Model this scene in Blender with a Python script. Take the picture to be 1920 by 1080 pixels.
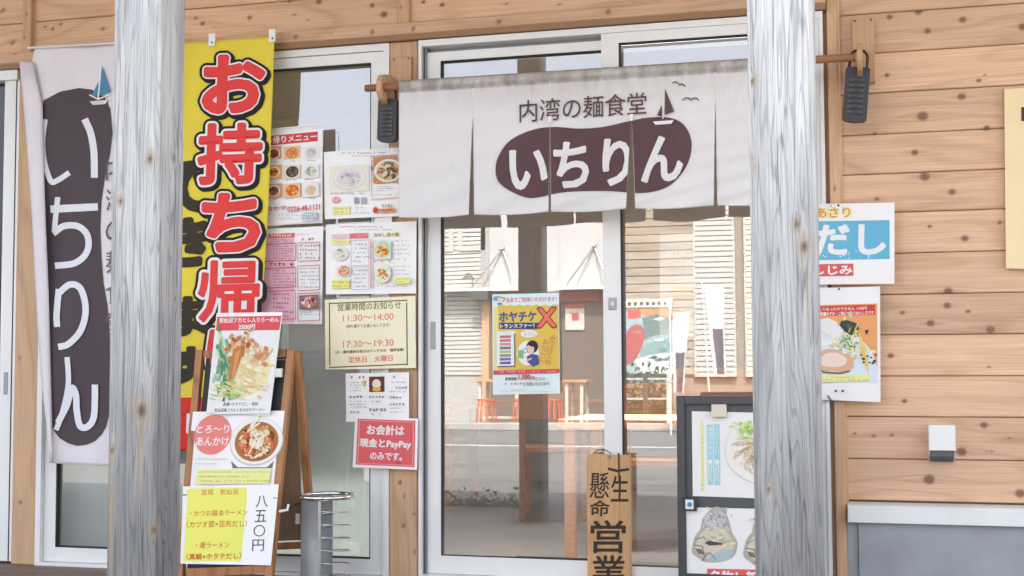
import bpy, bmesh, math, random
import numpy as np
from mathutils import Vector, Matrix

random.seed(7)
rng = np.random.default_rng(11)
for o in list(bpy.data.objects):
    bpy.data.objects.remove(o)
SC = bpy.context.scene
COL = SC.collection

# ------------------------------------------------------------------ camera
F, YAW, PITCH, ROLL = 2457.0, 0.2657, 0.0596, -0.0043
HC = 0.95                      # camera height above the deck
D = 5.6                        # distance of the shop wall
DG = D + 0.02                  # plane of the glass
cy, sy, cp, sp = math.cos(YAW), math.sin(YAW), math.cos(PITCH), math.sin(PITCH)
_f = Vector((-sy*cp, cy*cp, sp)); _r = Vector((cy, sy, 0)); _u = _r.cross(_f)
cr, sr = math.cos(ROLL), math.sin(ROLL)
RGT = _r*cr + _u*sr; UP = -_r*sr + _u*cr; FWD = _f
CAM = Vector((0, 0, HC))
cd = bpy.data.cameras.new('camera'); cam = bpy.data.objects.new('camera', cd); COL.objects.link(cam)
m = Matrix((( RGT.x, UP.x, -FWD.x, 0), (RGT.y, UP.y, -FWD.y, 0), (RGT.z, UP.z, -FWD.z, 0), (0, 0, 0, 1)))
cam.matrix_world = Matrix.Translation(CAM) @ m
cd.sensor_width = 36; cd.lens = F/1920*36; cd.clip_end = 3000; cd.clip_start = 0.05
SC.camera = cam

# ------------------------------------------------------------------ light
SUN_EL, SUN_AZ = math.radians(54), math.radians(14)     # sun stands behind the shop (+Y), a little to the right
w = bpy.data.worlds.new('World'); SC.world = w; w.use_nodes = True
nt = w.node_tree; nt.nodes.clear()
sky = nt.nodes.new('ShaderNodeTexSky'); sky.sky_type = 'NISHITA'; sky.sun_disc = False
sky.sun_elevation = SUN_EL; sky.sun_rotation = SUN_AZ; sky.dust_density = 5.0; sky.air_density = .75; sky.ozone_density = 1.0
bg = nt.nodes.new('ShaderNodeBackground'); bg.inputs[1].default_value = 0.15
wo = nt.nodes.new('ShaderNodeOutputWorld')
hs = nt.nodes.new('ShaderNodeHueSaturation'); hs.inputs['Saturation'].default_value = .45      # a thin high haze whitens the sky
nt.links.new(sky.outputs[0], hs.inputs['Color']); nt.links.new(hs.outputs[0], bg.inputs[0]); nt.links.new(bg.outputs[0], wo.inputs[0])
sd = bpy.data.lights.new('sun', 'SUN'); sd.energy = 2.3; sd.angle = math.radians(0.5); sd.color = (1, .95, .88)
sun = bpy.data.objects.new('sun', sd); COL.objects.link(sun)
dirv = Vector((math.sin(SUN_AZ)*math.cos(SUN_EL), math.cos(SUN_AZ)*math.cos(SUN_EL), math.sin(SUN_EL)))
sun.rotation_euler = dirv.to_track_quat('Z', 'Y').to_euler(); sun.location = (0, 0, 20)
SC.view_settings.view_transform = 'Standard'; SC.view_settings.look = 'None'
SC.view_settings.gamma = 1; SC.view_settings.use_curve_mapping = False
SC.view_settings.exposure = 2.74
SC.cycles.max_bounces = 10; SC.cycles.transparent_max_bounces = 16; SC.cycles.glossy_bounces = 5

# ------------------------------------------------------------------ helpers
def PY(px, py, Y):
    d = RGT*(px-960) - UP*(py-540) + FWD*F
    return CAM + d*(Y/d.y)
def P(px, py, off=0.0):          # photo pixel -> point on the plane `off` metres in front of the wall
    return PY(px, py, D-off)
def PM(px, py, q):               # photo pixel of a mirror image in the glass -> the real thing q metres out from the glass
    p = PY(px, py, DG+q); return Vector((p.x, DG-q, p.z))
def proj(p):
    d = Vector(p)-CAM; return 960+F*d.dot(RGT)/d.dot(FWD), 540-F*d.dot(UP)/d.dot(FWD)
def zavg(pts, off=0): return sum(P(x, y, off).z for x, y in pts)/len(pts)
def xavg(pts, off=0): return sum(P(x, y, off).x for x, y in pts)/len(pts)
def s2l(c): return tuple(((v/255)/12.92 if v/255 <= .04045 else ((v/255+.055)/1.055)**2.4) for v in c)

def setp(bsdf, **k):
    for n, v in k.items():
        bsdf.inputs[n.replace('_', ' ')].default_value = v
MATS = {}
def mat(name, rgb, rough=.6, metal=0, coat=0, noise=0, nscale=20, bump=0, spec=.5, coatr=.1):
    if name in MATS: return MATS[name]
    M = bpy.data.materials.new(name); M.use_nodes = True; t = M.node_tree; b = t.nodes['Principled BSDF']
    b.inputs['Base Color'].default_value = (*rgb, 1); setp(b, Roughness=rough, Metallic=metal, Coat_Weight=coat, Coat_Roughness=coatr, Specular_IOR_Level=spec)
    if noise or bump:
        tc = t.nodes.new('ShaderNodeTexCoord'); n = t.nodes.new('ShaderNodeTexNoise'); n.inputs['Scale'].default_value = nscale; n.inputs['Detail'].default_value = 5
        t.links.new(tc.outputs['Object'], n.inputs['Vector'])
        if noise:
            r = t.nodes.new('ShaderNodeMapRange'); r.inputs['From Min'].default_value = .3; r.inputs['From Max'].default_value = .7
            r.inputs['To Min'].default_value = 1-noise; r.inputs['To Max'].default_value = 1+noise*.4
            t.links.new(n.outputs['Fac'], r.inputs['Value'])
            mx = t.nodes.new('ShaderNodeVectorMath'); mx.operation = 'SCALE'; mx.inputs[0].default_value = rgb
            t.links.new(r.outputs[0], mx.inputs['Scale']); t.links.new(mx.outputs[0], b.inputs['Base Color'])
        if bump:
            bp = t.nodes.new('ShaderNodeBump'); bp.inputs['Strength'].default_value = bump; bp.inputs['Distance'].default_value = .005
            t.links.new(n.outputs['Fac'], bp.inputs['Height']); t.links.new(bp.outputs[0], b.inputs['Normal'])
    MATS[name] = M; return M
def ink(r, g, b):                # flat print colour, given as the colour of the ink in sRGB
    return mat('ink_%d_%d_%d' % (r, g, b), tuple(min(v, .8) for v in s2l((r, g, b))), .6, spec=.25)

def wood(name, light, dark, axis='X', rings=.5, knotc=(.20, .095, .055), rough=.6, fine=.16, contour=26, tint=.10):
    """plank wood: grain lines bend round the knots stored on the mesh (attributes knot, warp)"""
    if name in MATS: return MATS[name]
    M = bpy.data.materials.new(name); M.use_nodes = True; t = M.node_tree; b = t.nodes['Principled BSDF']; L = t.links.new
    def N(k): return t.nodes.new('ShaderNode'+k)
    def V(op, a=None, c=None):
        n = N('Math'); n.operation = op
        for i, q in enumerate((a, c)):
            if q is None: continue
            if isinstance(q, (int, float)): n.inputs[i].default_value = q
            else: L(q, n.inputs[i])
        return n.outputs[0]
    tc = N('TexCoord'); oi = N('ObjectInfo'); sep = N('SeparateXYZ'); L(tc.outputs['Object'], sep.inputs[0])
    al, ac = (sep.outputs['X'], sep.outputs['Z']) if axis == 'X' else (sep.outputs['Z'], sep.outputs['X'])
    ka = N('Attribute'); ka.attribute_name = 'knot'; wa = N('Attribute'); wa.attribute_name = 'warp'
    rnd = V('MULTIPLY', oi.outputs['Random'], 37.0)
    ac2 = V('ADD', ac, wa.outputs['Fac'])
    def noise(sa, sc, det, sd_=6):
        cb = N('CombineXYZ'); L(V('ADD', V('MULTIPLY', al, sa), rnd), cb.inputs[0]); L(V('MULTIPLY', ac2, sc), cb.inputs[1])
        L(V('ADD', V('MULTIPLY', sep.outputs['Y'], sd_), rnd), cb.inputs[2])
        n = N('TexNoise'); n.inputs['Scale'].default_value = 1; n.inputs['Detail'].default_value = det; L(cb.outputs[0], n.inputs['Vector']); return n.outputs['Fac']
    field = noise(.8, 5.0, 1.5)
    ring = V('SINE', V('MULTIPLY', field, contour*6.28/4))
    ringc = N('MapRange'); ringc.inputs['From Min'].default_value = .15; ringc.inputs['From Max'].default_value = 1.0; L(ring, ringc.inputs['Value'])
    fn = noise(3, 160, 3)
    fr = N('MapRange'); fr.inputs['From Min'].default_value = .3; fr.inputs['From Max'].default_value = .7; fr.inputs['To Min'].default_value = 1-fine; fr.inputs['To Max'].default_value = 1+fine*.5; L(fn, fr.inputs['Value'])
    big = noise(1.2, 3, 2)
    bgm = N('MapRange'); bgm.inputs['From Min'].default_value = .3; bgm.inputs['From Max'].default_value = .7; bgm.inputs['To Min'].default_value = 1-tint; bgm.inputs['To Max'].default_value = 1+tint; L(big, bgm.inputs['Value'])
    mx = N('Mix'); mx.data_type = 'RGBA'; mx.inputs[6].default_value = (*light, 1); mx.inputs[7].default_value = (*dark, 1)
    L(V('MULTIPLY', V('MULTIPLY', ringc.outputs[0], ringc.outputs[0]), rings), mx.inputs[0])
    sc = N('VectorMath'); sc.operation = 'SCALE'; L(mx.outputs[2], sc.inputs[0])
    rv = N('MapRange'); rv.inputs['To Min'].default_value = .84; rv.inputs['To Max'].default_value = 1.08; L(oi.outputs['Random'], rv.inputs['Value'])
    L(V('MULTIPLY', V('MULTIPLY', fr.outputs[0], bgm.outputs[0]), rv.outputs[0]), sc.inputs['Scale'])
    mk = N('Mix'); mk.data_type = 'RGBA'; L(sc.outputs[0], mk.inputs[6]); mk.inputs[7].default_value = (*knotc, 1); L(ka.outputs['Fac'], mk.inputs[0])
    L(mk.outputs[2], b.inputs['Base Color']); b.inputs['Roughness'].default_value = rough
    bp = N('Bump'); bp.inputs['Strength'].default_value = .25; bp.inputs['Distance'].default_value = .002; L(fn, bp.inputs['Height']); L(bp.outputs[0], b.inputs['Normal'])
    MATS[name] = M; return M

def glass(name, refl=1.0, tint=(.95, .98, .975)):
    M = bpy.data.materials.new(name); M.use_nodes = True; t = M.node_tree; t.nodes.clear(); L = t.links.new
    o = t.nodes.new('ShaderNodeOutputMaterial'); mx = t.nodes.new('ShaderNodeMixShader'); tr = t.nodes.new('ShaderNodeBsdfTransparent'); gl = t.nodes.new('ShaderNodeBsdfGlossy')
    tr.inputs[0].default_value = (*tint, 1); gl.inputs['Roughness'].default_value = 0.0; gl.inputs[0].default_value = (1, 1, 1, 1)
    fr = t.nodes.new('ShaderNodeFresnel'); fr.inputs[0].default_value = 1.52
    mu = t.nodes.new('ShaderNodeMath'); mu.operation = 'MULTIPLY'; mu.use_clamp = True; mu.inputs[1].default_value = refl
    # the faintest waviness of float glass
    tc = t.nodes.new('ShaderNodeTexCoord'); n = t.nodes.new('ShaderNodeTexNoise'); n.inputs['Scale'].default_value = 1.6; n.inputs['Detail'].default_value = 1
    bp = t.nodes.new('ShaderNodeBump'); bp.inputs['Strength'].default_value = .25; bp.inputs['Distance'].default_value = .0012
    L(tc.outputs['Object'], n.inputs['Vector']); L(n.outputs['Fac'], bp.inputs['Height']); L(bp.outputs[0], gl.inputs['Normal'])
    L(fr.outputs[0], mu.inputs[0]); L(mu.outputs[0], mx.inputs[0]); L(tr.outputs[0], mx.inputs[1]); L(gl.outputs[0], mx.inputs[2]); df = t.nodes.new('ShaderNodeBsdfDiffuse'); df.inputs[0].default_value = (.8, .8, .78, 1); m3 = t.nodes.new('ShaderNodeMixShader'); m3.inputs[0].default_value = .05      # pale haze mixed into the glass colour to lift the darks behind it
    L(mx.outputs[0], m3.inputs[1]); L(df.outputs[0], m3.inputs[2]); L(m3.outputs[0], o.inputs[0])
    MATS[name] = M; return M

def newobj(name, verts, faces, mats, parent=None, mi=None, loc=None, smooth=False):
    me = bpy.data.meshes.new(name)
    base = Vector(loc) if loc is not None else (Vector(parent['_base']) if parent is not None and '_base' in parent else Vector((0, 0, 0)))
    me.from_pydata([tuple(Vector(v)-base) for v in verts], [], faces)
    if not isinstance(mats, (list, tuple)): mats = [mats]
    for q in mats: me.materials.append(q)
    if mi is not None: me.polygons.foreach_set('material_index', mi)
    if smooth: me.polygons.foreach_set('use_smooth', [True]*len(faces))
    me.update()
    o = bpy.data.objects.new(name, me); COL.objects.link(o)
    o['_base'] = tuple(base)
    if parent is not None:
        o.parent = parent; o.location = base - Vector(parent['_base'])
    else: o.location = base
    return o
def tag(o, label=None, cat=None, group=None, kind=None):
    if label: o['label'] = label
    if cat: o['category'] = cat
    if group: o['group'] = group
    if kind: o['kind'] = kind
    return o
def thing(name, label, cat, loc, group=None):
    o = bpy.data.objects.new(name, None); COL.objects.link(o); o.location = loc; o['_base'] = tuple(loc); o.empty_display_size = .1
    return tag(o, label, cat, group)

class MB:
    """gathers shapes for one mesh object"""
    def __init__(s): s.v = []; s.f = []; s.m = []
    def add(s, vs, fs, mi=0):
        b = len(s.v); s.v += [Vector(v) for v in vs]; s.f += [tuple(b+i for i in f) for f in fs]; s.m += [mi]*len(fs); return s
    def box(s, x0, x1, y0, y1, z0, z1, mi=0, bev=0):
        x0, x1 = sorted((x0, x1)); y0, y1 = sorted((y0, y1)); z0, z1 = sorted((z0, z1))
        if bev:
            bm = bmesh.new(); bmesh.ops.create_cube(bm, size=1)
            for v in bm.verts: v.co = Vector(((x0+x1)/2+v.co.x*(x1-x0), (y0+y1)/2+v.co.y*(y1-y0), (z0+z1)/2+v.co.z*(z1-z0)))
            bmesh.ops.bevel(bm, geom=list(bm.edges), offset=bev, segments=2, affect='EDGES', profile=.5)
            bm.verts.index_update(); s.add([v.co.copy() for v in bm.verts], [[v.index for v in f.verts] for f in bm.faces], mi); bm.free(); return s
        vs = [(x, y, z) for x in (x0, x1) for y in (y0, y1) for z in (z0, z1)]
        return s.add(vs, [(0, 1, 3, 2), (4, 6, 7, 5), (0, 4, 5, 1), (2, 3, 7, 6), (0, 2, 6, 4), (1, 5, 7, 3)], mi)
    def bar(s, p0, p1, wd, dp, up=(0, 1, 0), mi=0):
        p0, p1 = Vector(p0), Vector(p1); a = (p1-p0).normalized(); d = Vector(up); d = (d-a*d.dot(a)).normalized(); wv = a.cross(d)
        vs = [p+wv*wd/2*i+d*dp/2*j for p in (p0, p1) for i, j in ((-1, -1), (1, -1), (1, 1), (-1, 1))]
        return s.add(vs, [(0, 1, 2, 3), (7, 6, 5, 4), (0, 4, 5, 1), (1, 5, 6, 2), (2, 6, 7, 3), (3, 7, 4, 0)], mi)
    def tube(s, pts, r, n=10, mi=0, cap=True, closed=False):
        pts = [Vector(p) for p in pts]; R = r if isinstance(r, (list, tuple)) else [r]*len(pts); ring = []; ref = None
        for i, p in enumerate(pts):
            a = (pts[min(i+1, len(pts)-1)]-pts[max(i-1, 0)]).normalized()
            if ref is None: ref = a.orthogonal().normalized()
            ref = (ref-a*ref.dot(a)).normalized(); b = a.cross(ref)
            ring.append([p+(ref*math.cos(2*math.pi*k/n)+b*math.sin(2*math.pi*k/n))*R[i] for k in range(n)])
        fs = [(i*n+k, i*n+(k+1) % n, (i+1)*n+(k+1) % n, (i+1)*n+k) for i in range(len(pts)-1) for k in range(n)]
        if cap: fs += [tuple(range(n))[::-1], tuple((len(pts)-1)*n+k for k in range(n))]
        return s.add([v for q in ring for v in q], fs, mi)
    def prism(s, poly, d, mi=0):            # polygon (list of 3D points) extruded by vector d
        n = len(poly); d = Vector(d); vs = [Vector(p) for p in poly]+[Vector(p)+d for p in poly]
        return s.add(vs, [tuple(range(n)), tuple(range(n, 2*n))[::-1]]+[(i, i+n, (i+1) % n+n, (i+1) % n) for i in range(n)], mi)
    def build(s, name, mats, parent=None, loc=None, smooth=False):
        return newobj(name, s.v, s.f, mats, parent, s.m if isinstance(mats, (list, tuple)) else None, loc, smooth)

GL = {}
def glyphs(txt, bold=0.0):
    k = (txt, bold)
    if k in GL: return GL[k]
    c = bpy.data.curves.new('t', 'FONT'); c.body = txt; c.resolution_u = 3; c.offset = bold
    o = bpy.data.objects.new('t', c); me = o.to_mesh()
    co = np.array([v.co[:2] for v in me.vertices]); fs = [tuple(p.vertices) for p in me.polygons]
    o.to_mesh_clear(); bpy.data.objects.remove(o); bpy.data.curves.remove(c)
    if not len(co): GL[k] = (np.zeros((0, 2)), []); return GL[k]
    lo, hi = co.min(0), co.max(0); co = (co-lo)/np.maximum(hi-lo, 1e-6); co[:, 1] = 1-co[:, 1]
    GL[k] = (co, fs); return GL[k]

class Surf:
    """a sheet whose print is given in photo pixels; fn(px, py, lift) puts it on the real surface"""
    def __init__(s, root, fn, ex=(1, 0), ey=(0, 1), clip=None):
        s.root = root; s.fn = fn; s.ex = np.array(ex, float); s.ey = np.array(ey, float); s.d = {}; s.lift = .0006; s.clip = clip; s.step = .00003
    def put(s, kind, pts, fs, col):
        s.lift += s.step
        M = ink(*col) if isinstance(col, tuple) else col
        D_ = s.d.setdefault(kind, [[], [], [], []])
        if s.clip:
            for pp, ff in s.clip(pts, fs):
                b = len(D_[0]); D_[0] += [s.fn(x, y, s.lift) for x, y in pp]; D_[1] += [tuple(b+i for i in f) for f in ff]
                if M not in D_[3]: D_[3].append(M)
                D_[2] += [D_[3].index(M)]*len(ff)
            return
        b = len(D_[0]); D_[0] += [s.fn(x, y, s.lift) for x, y in pts]; D_[1] += [tuple(b+i for i in f) for f in fs]
        if M not in D_[3]: D_[3].append(M)
        D_[2] += [D_[3].index(M)]*len(fs)
    def loc(s, cx, cy_, a):          # local px offsets -> px, along the sheet's own axes
        return [(cx+s.ex[0]*x+s.ey[0]*y, cy_+s.ex[1]*x+s.ey[1]*y) for x, y in a]
    def text(s, txt, x0, y0, x1, y1, col, bold=.0, grow=0, shift=(0, 0), kind='lettering', rot=0):
        co, fs = glyphs(txt, 0)
        if not fs: return
        if bold: grow += bold*(y1-y0)*.9; x0 += bold*(y1-y0)*.7; x1 -= bold*(y1-y0)*.7; y0 += bold*(y1-y0)*.7; y1 -= bold*(y1-y0)*.7
        cx, cy_ = (x0+x1)/2+shift[0], (y0+y1)/2+shift[1]; w_, h_ = x1-x0, y1-y0
        a = (co-.5)*[w_, h_]
        if rot:
            c_, s_ = math.cos(rot), math.sin(rot); a = a@np.array([[c_, s_], [-s_, c_]])
        n = (26 if grow > 2.5 else 8 if grow > .6 else 4) if grow else 1
        for k in range(n):
            dx, dy = (grow*math.cos(2*math.pi*k/n), grow*math.sin(2*math.pi*k/n)) if grow else (0, 0)
            s.put(kind, s.loc(cx+dx, cy_+dy, a), fs, col)
        if grow: s.put(kind, s.loc(cx, cy_, a), fs, col)
    def vtext(s, txt, xc, y0, y1, wd, col, bold=.0, kind='lettering', slant=0):
        n = len(txt); h = (y1-y0)/n
        for i, c in enumerate(txt):
            s.text(c, xc-wd/2+slant*i, y0+i*h+h*.07, xc+wd/2+slant*i, y0+(i+1)*h-h*.07, col, bold, kind=kind)
    def poly(s, pts, col, kind='picture'):
        bm = bmesh.new(); vs = [bm.verts.new((x, y, 0)) for x, y in pts]
        f = bm.faces.new(vs); bmesh.ops.triangulate(bm, faces=[f]); bm.verts.index_update()
        fs = [tuple(v.index for v in g.verts) for g in bm.faces]; bm.free()
        s.put(kind, list(pts), fs, col)
    def rect(s, x0, y0, x1, y1, col, kind='picture'):
        cx, cy_ = (x0+x1)/2, (y0+y1)/2; a, b = (x1-x0)/2, (y1-y0)/2
        s.put(kind, s.loc(cx, cy_, [(-a, -b), (a, -b), (a, b), (-a, b)]), [(0, 1, 2, 3)], col)
    def outline(s, x0, y0, x1, y1, t, col):
        s.rect(x0, y0, x1, y0+t, col); s.rect(x0, y1-t, x1, y1, col); s.rect(x0, y0+t, x0+t, y1-t, col); s.rect(x1-t, y0+t, x1, y1-t, col)
    def disc(s, cx, cy_, rx, ry, col, n=24, rot=0, jit=0, kind='picture'):
        a = []
        for k in range(n):
            t = 2*math.pi*k/n; q = 1+jit*(random.random()-.5); x, y = rx*q*math.cos(t), ry*q*math.sin(t)
            a.append((x*math.cos(rot)-y*math.sin(rot), x*math.sin(rot)+y*math.cos(rot)))
        s.put(kind, s.loc(cx, cy_, a), [tuple(range(n))], col)
    def stroke(s, pts, wd, col, kind='picture'):
        for (xa, ya), (xb, yb) in zip(pts[:-1], pts[1:]):
            l = math.hypot(xb-xa, yb-ya) or 1; nx, ny = -(yb-ya)/l*wd/2, (xb-xa)/l*wd/2; ex, ey = (xb-xa)/l*wd*.25, (yb-ya)/l*wd*.25
            s.put(kind, [(xa+nx-ex, ya+ny-ey), (xb+nx+ex, yb+ny+ey), (xb-nx+ex, yb-ny+ey), (xa-nx-ex, ya-ny-ey)], [(0, 1, 2, 3)], col)
    def lines(s, x0, y0, x1, y1, n, col, h=.5, fill=.8):     # lines too small to read: a few strokes per character
        dy = (y1-y0)/n; q = dy*h
        for i in range(n):
            y = y0+dy*(i+.5); x = x0; xe = x0+(x1-x0)*(1 if random.random() < .5 else random.uniform(.55, .95))
            while x < xe:
                if random.random() < fill:
                    wd = q*.8
                    for _ in range(2):
                        a = random.uniform(0, .55)*q; s.rect(x+random.uniform(0, .25)*wd, y-q/2+a, x+wd*random.uniform(.6, 1), y-q/2+a+q*.2, col, 'lettering')
                    b = x+random.uniform(.05, .7)*wd; s.rect(b, y-q*random.uniform(.3, .5), b+q*.19, y+q*random.uniform(.2, .5), col, 'lettering')
                x += q*1.05
    def food(s, cx, cy_, rx, ry, soup, cols, n=60, rim=(238, 236, 232), size=.2, seed=1, clipx=None):
        st = random.getstate(); random.seed(seed)
        if rim:
            s.disc(cx, cy_, rx, ry, (196, 192, 188), 36); s.disc(cx, cy_-ry*.03, rx*.97, ry*.96, rim, 36)
        k = .82 if rim else 1
        s.disc(cx, cy_, rx*k, ry*k, soup, 32)
        for i in range(n):
            a, r = random.random()*6.28, math.sqrt(random.random())*.74*k
            x, y = cx+rx*r*math.cos(a), cy_+ry*r*math.sin(a); z = size*rx*random.uniform(.35, 1.1)
            s.disc(x, y, z, z*random.uniform(.25, .8), random.choice(cols), 7, random.random()*3.14, .6)
        random.setstate(st)
    def up(s, d=.0012): s.lift += d
    def done(s):
        for k, (v, f, mi, ms) in s.d.items():
            newobj(k, v, f, ms, s.root, mi, smooth=s.clip is not None)

def sheet(name, label, cat, c, off, m_, thick=.0015, group=None, curl=0.0):
    """paper or board with photo corners c (TL TR BR BL); off: one distance or one for each of TL, TR, BL"""
    of = off if isinstance(off, (list, tuple)) else (off, off, off)
    if group and 'taped' in group: of = (of[0], of[1]+.001, of[2]+.007)
    tl, tr, bl = P(*c[0], of[0]), P(*c[1], of[1]), P(*c[3], of[2])
    nrm = (tr-tl).cross(bl-tl).normalized()
    if nrm.y > 0: nrm = -nrm
    def fn(px, py, lift):
        d = RGT*(px-960)-UP*(py-540)+FWD*F
        t = (tl+nrm*lift-CAM).dot(nrm)/d.dot(nrm); return CAM+d*t
    base = sum((fn(x, y, 0) for x, y in c), Vector())/4
    N_ = 10; vs = []; fs = []
    for side in (0, -thick):
        for j in range(N_+1):
            for i in range(N_+1):
                u, v = i/N_, j/N_
                x = (c[0][0]*(1-u)+c[1][0]*u)*(1-v)+(c[3][0]*(1-u)+c[2][0]*u)*v
                y = (c[0][1]*(1-u)+c[1][1]*u)*(1-v)+(c[3][1]*(1-u)+c[2][1]*u)*v
                vs.append(fn(x, y, side))
    K = (N_+1)**2
    for j in range(N_):
        for i in range(N_):
            a = j*(N_+1)+i; fs += [(a, a+N_+1, a+N_+2, a+1), (K+a, K+a+1, K+a+N_+2, K+a+N_+1)]
    rim = [i for i in range(N_+1)]+[(j+1)*(N_+1)-1 for j in range(1, N_+1)]+[N_*(N_+1)+i for i in range(N_-1, -1, -1)]+[j*(N_+1) for j in range(N_-1, 0, -1)]
    for a, b in zip(rim, rim[1:]+rim[:1]): fs.append((a, b, K+b, K+a))
    o = newobj(name, vs, fs, m_, None, loc=base); tag(o, label, cat, group)
    ex = np.array([c[1][0]-c[0][0], c[1][1]-c[0][1]], float); ex /= np.hypot(*ex)
    ey = np.array([c[3][0]-c[0][0], c[3][1]-c[0][1]], float); ey /= np.hypot(*ey)
    return o, Surf(o, fn, ex, ey)

# ------------------------------------------------------------------ materials
PINE = wood('siding_pine', (.735, .475, .30), (.56, .33, .185), 'X', .5)
PINEV = wood('pine_upright', (.68, .43, .25), (.50, .29, .15), 'Z', .45)
PINEO = wood('stained_pine', (.44, .20, .08), (.25, .095, .035), 'Z', .6, contour=30)
PINEP = wood('plank_pine', (.56, .33, .15), (.40, .20, .08), 'Z', .4)
ROD = wood('rod_wood', (.34, .16, .07), (.2, .08, .03), 'X', .5)
PINEB = wood('bracket_wood', (.66, .40, .23), (.5, .27, .13), 'Z', .3)
WHITE = mat('white_aluminium', (.78, .785, .77), .35, noise=.03, nscale=3)
GREYAL = mat('grey_track', (.27, .28, .29), .4, .6)
DARK = mat('dark_gap', (.02, .018, .016), .9)
RUBBER = mat('black_gasket', (.02, .02, .022), .7)
CONC = mat('grey_foundation', (.34, .36, .38), .8, noise=.16, nscale=6, bump=.3)
SILL = mat('pale_flashing', (.76, .80, .79), .4, noise=.06, nscale=8)
PAPER = mat('laminated_paper', (.80, .795, .78), .35, coat=.6, coatr=.06)
PAPERM = mat('plain_paper', (.80, .79, .77), .6)
BLACKP = mat('black_plastic', (.022, .023, .025), .45)
STEEL = mat('brushed_steel', (.42, .43, .44), .34, .85, noise=.12, nscale=12)
CHROME = mat('bright_steel', (.75, .75, .76), .15, 1)
GLASS = glass('window_glass', 5.0)

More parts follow.
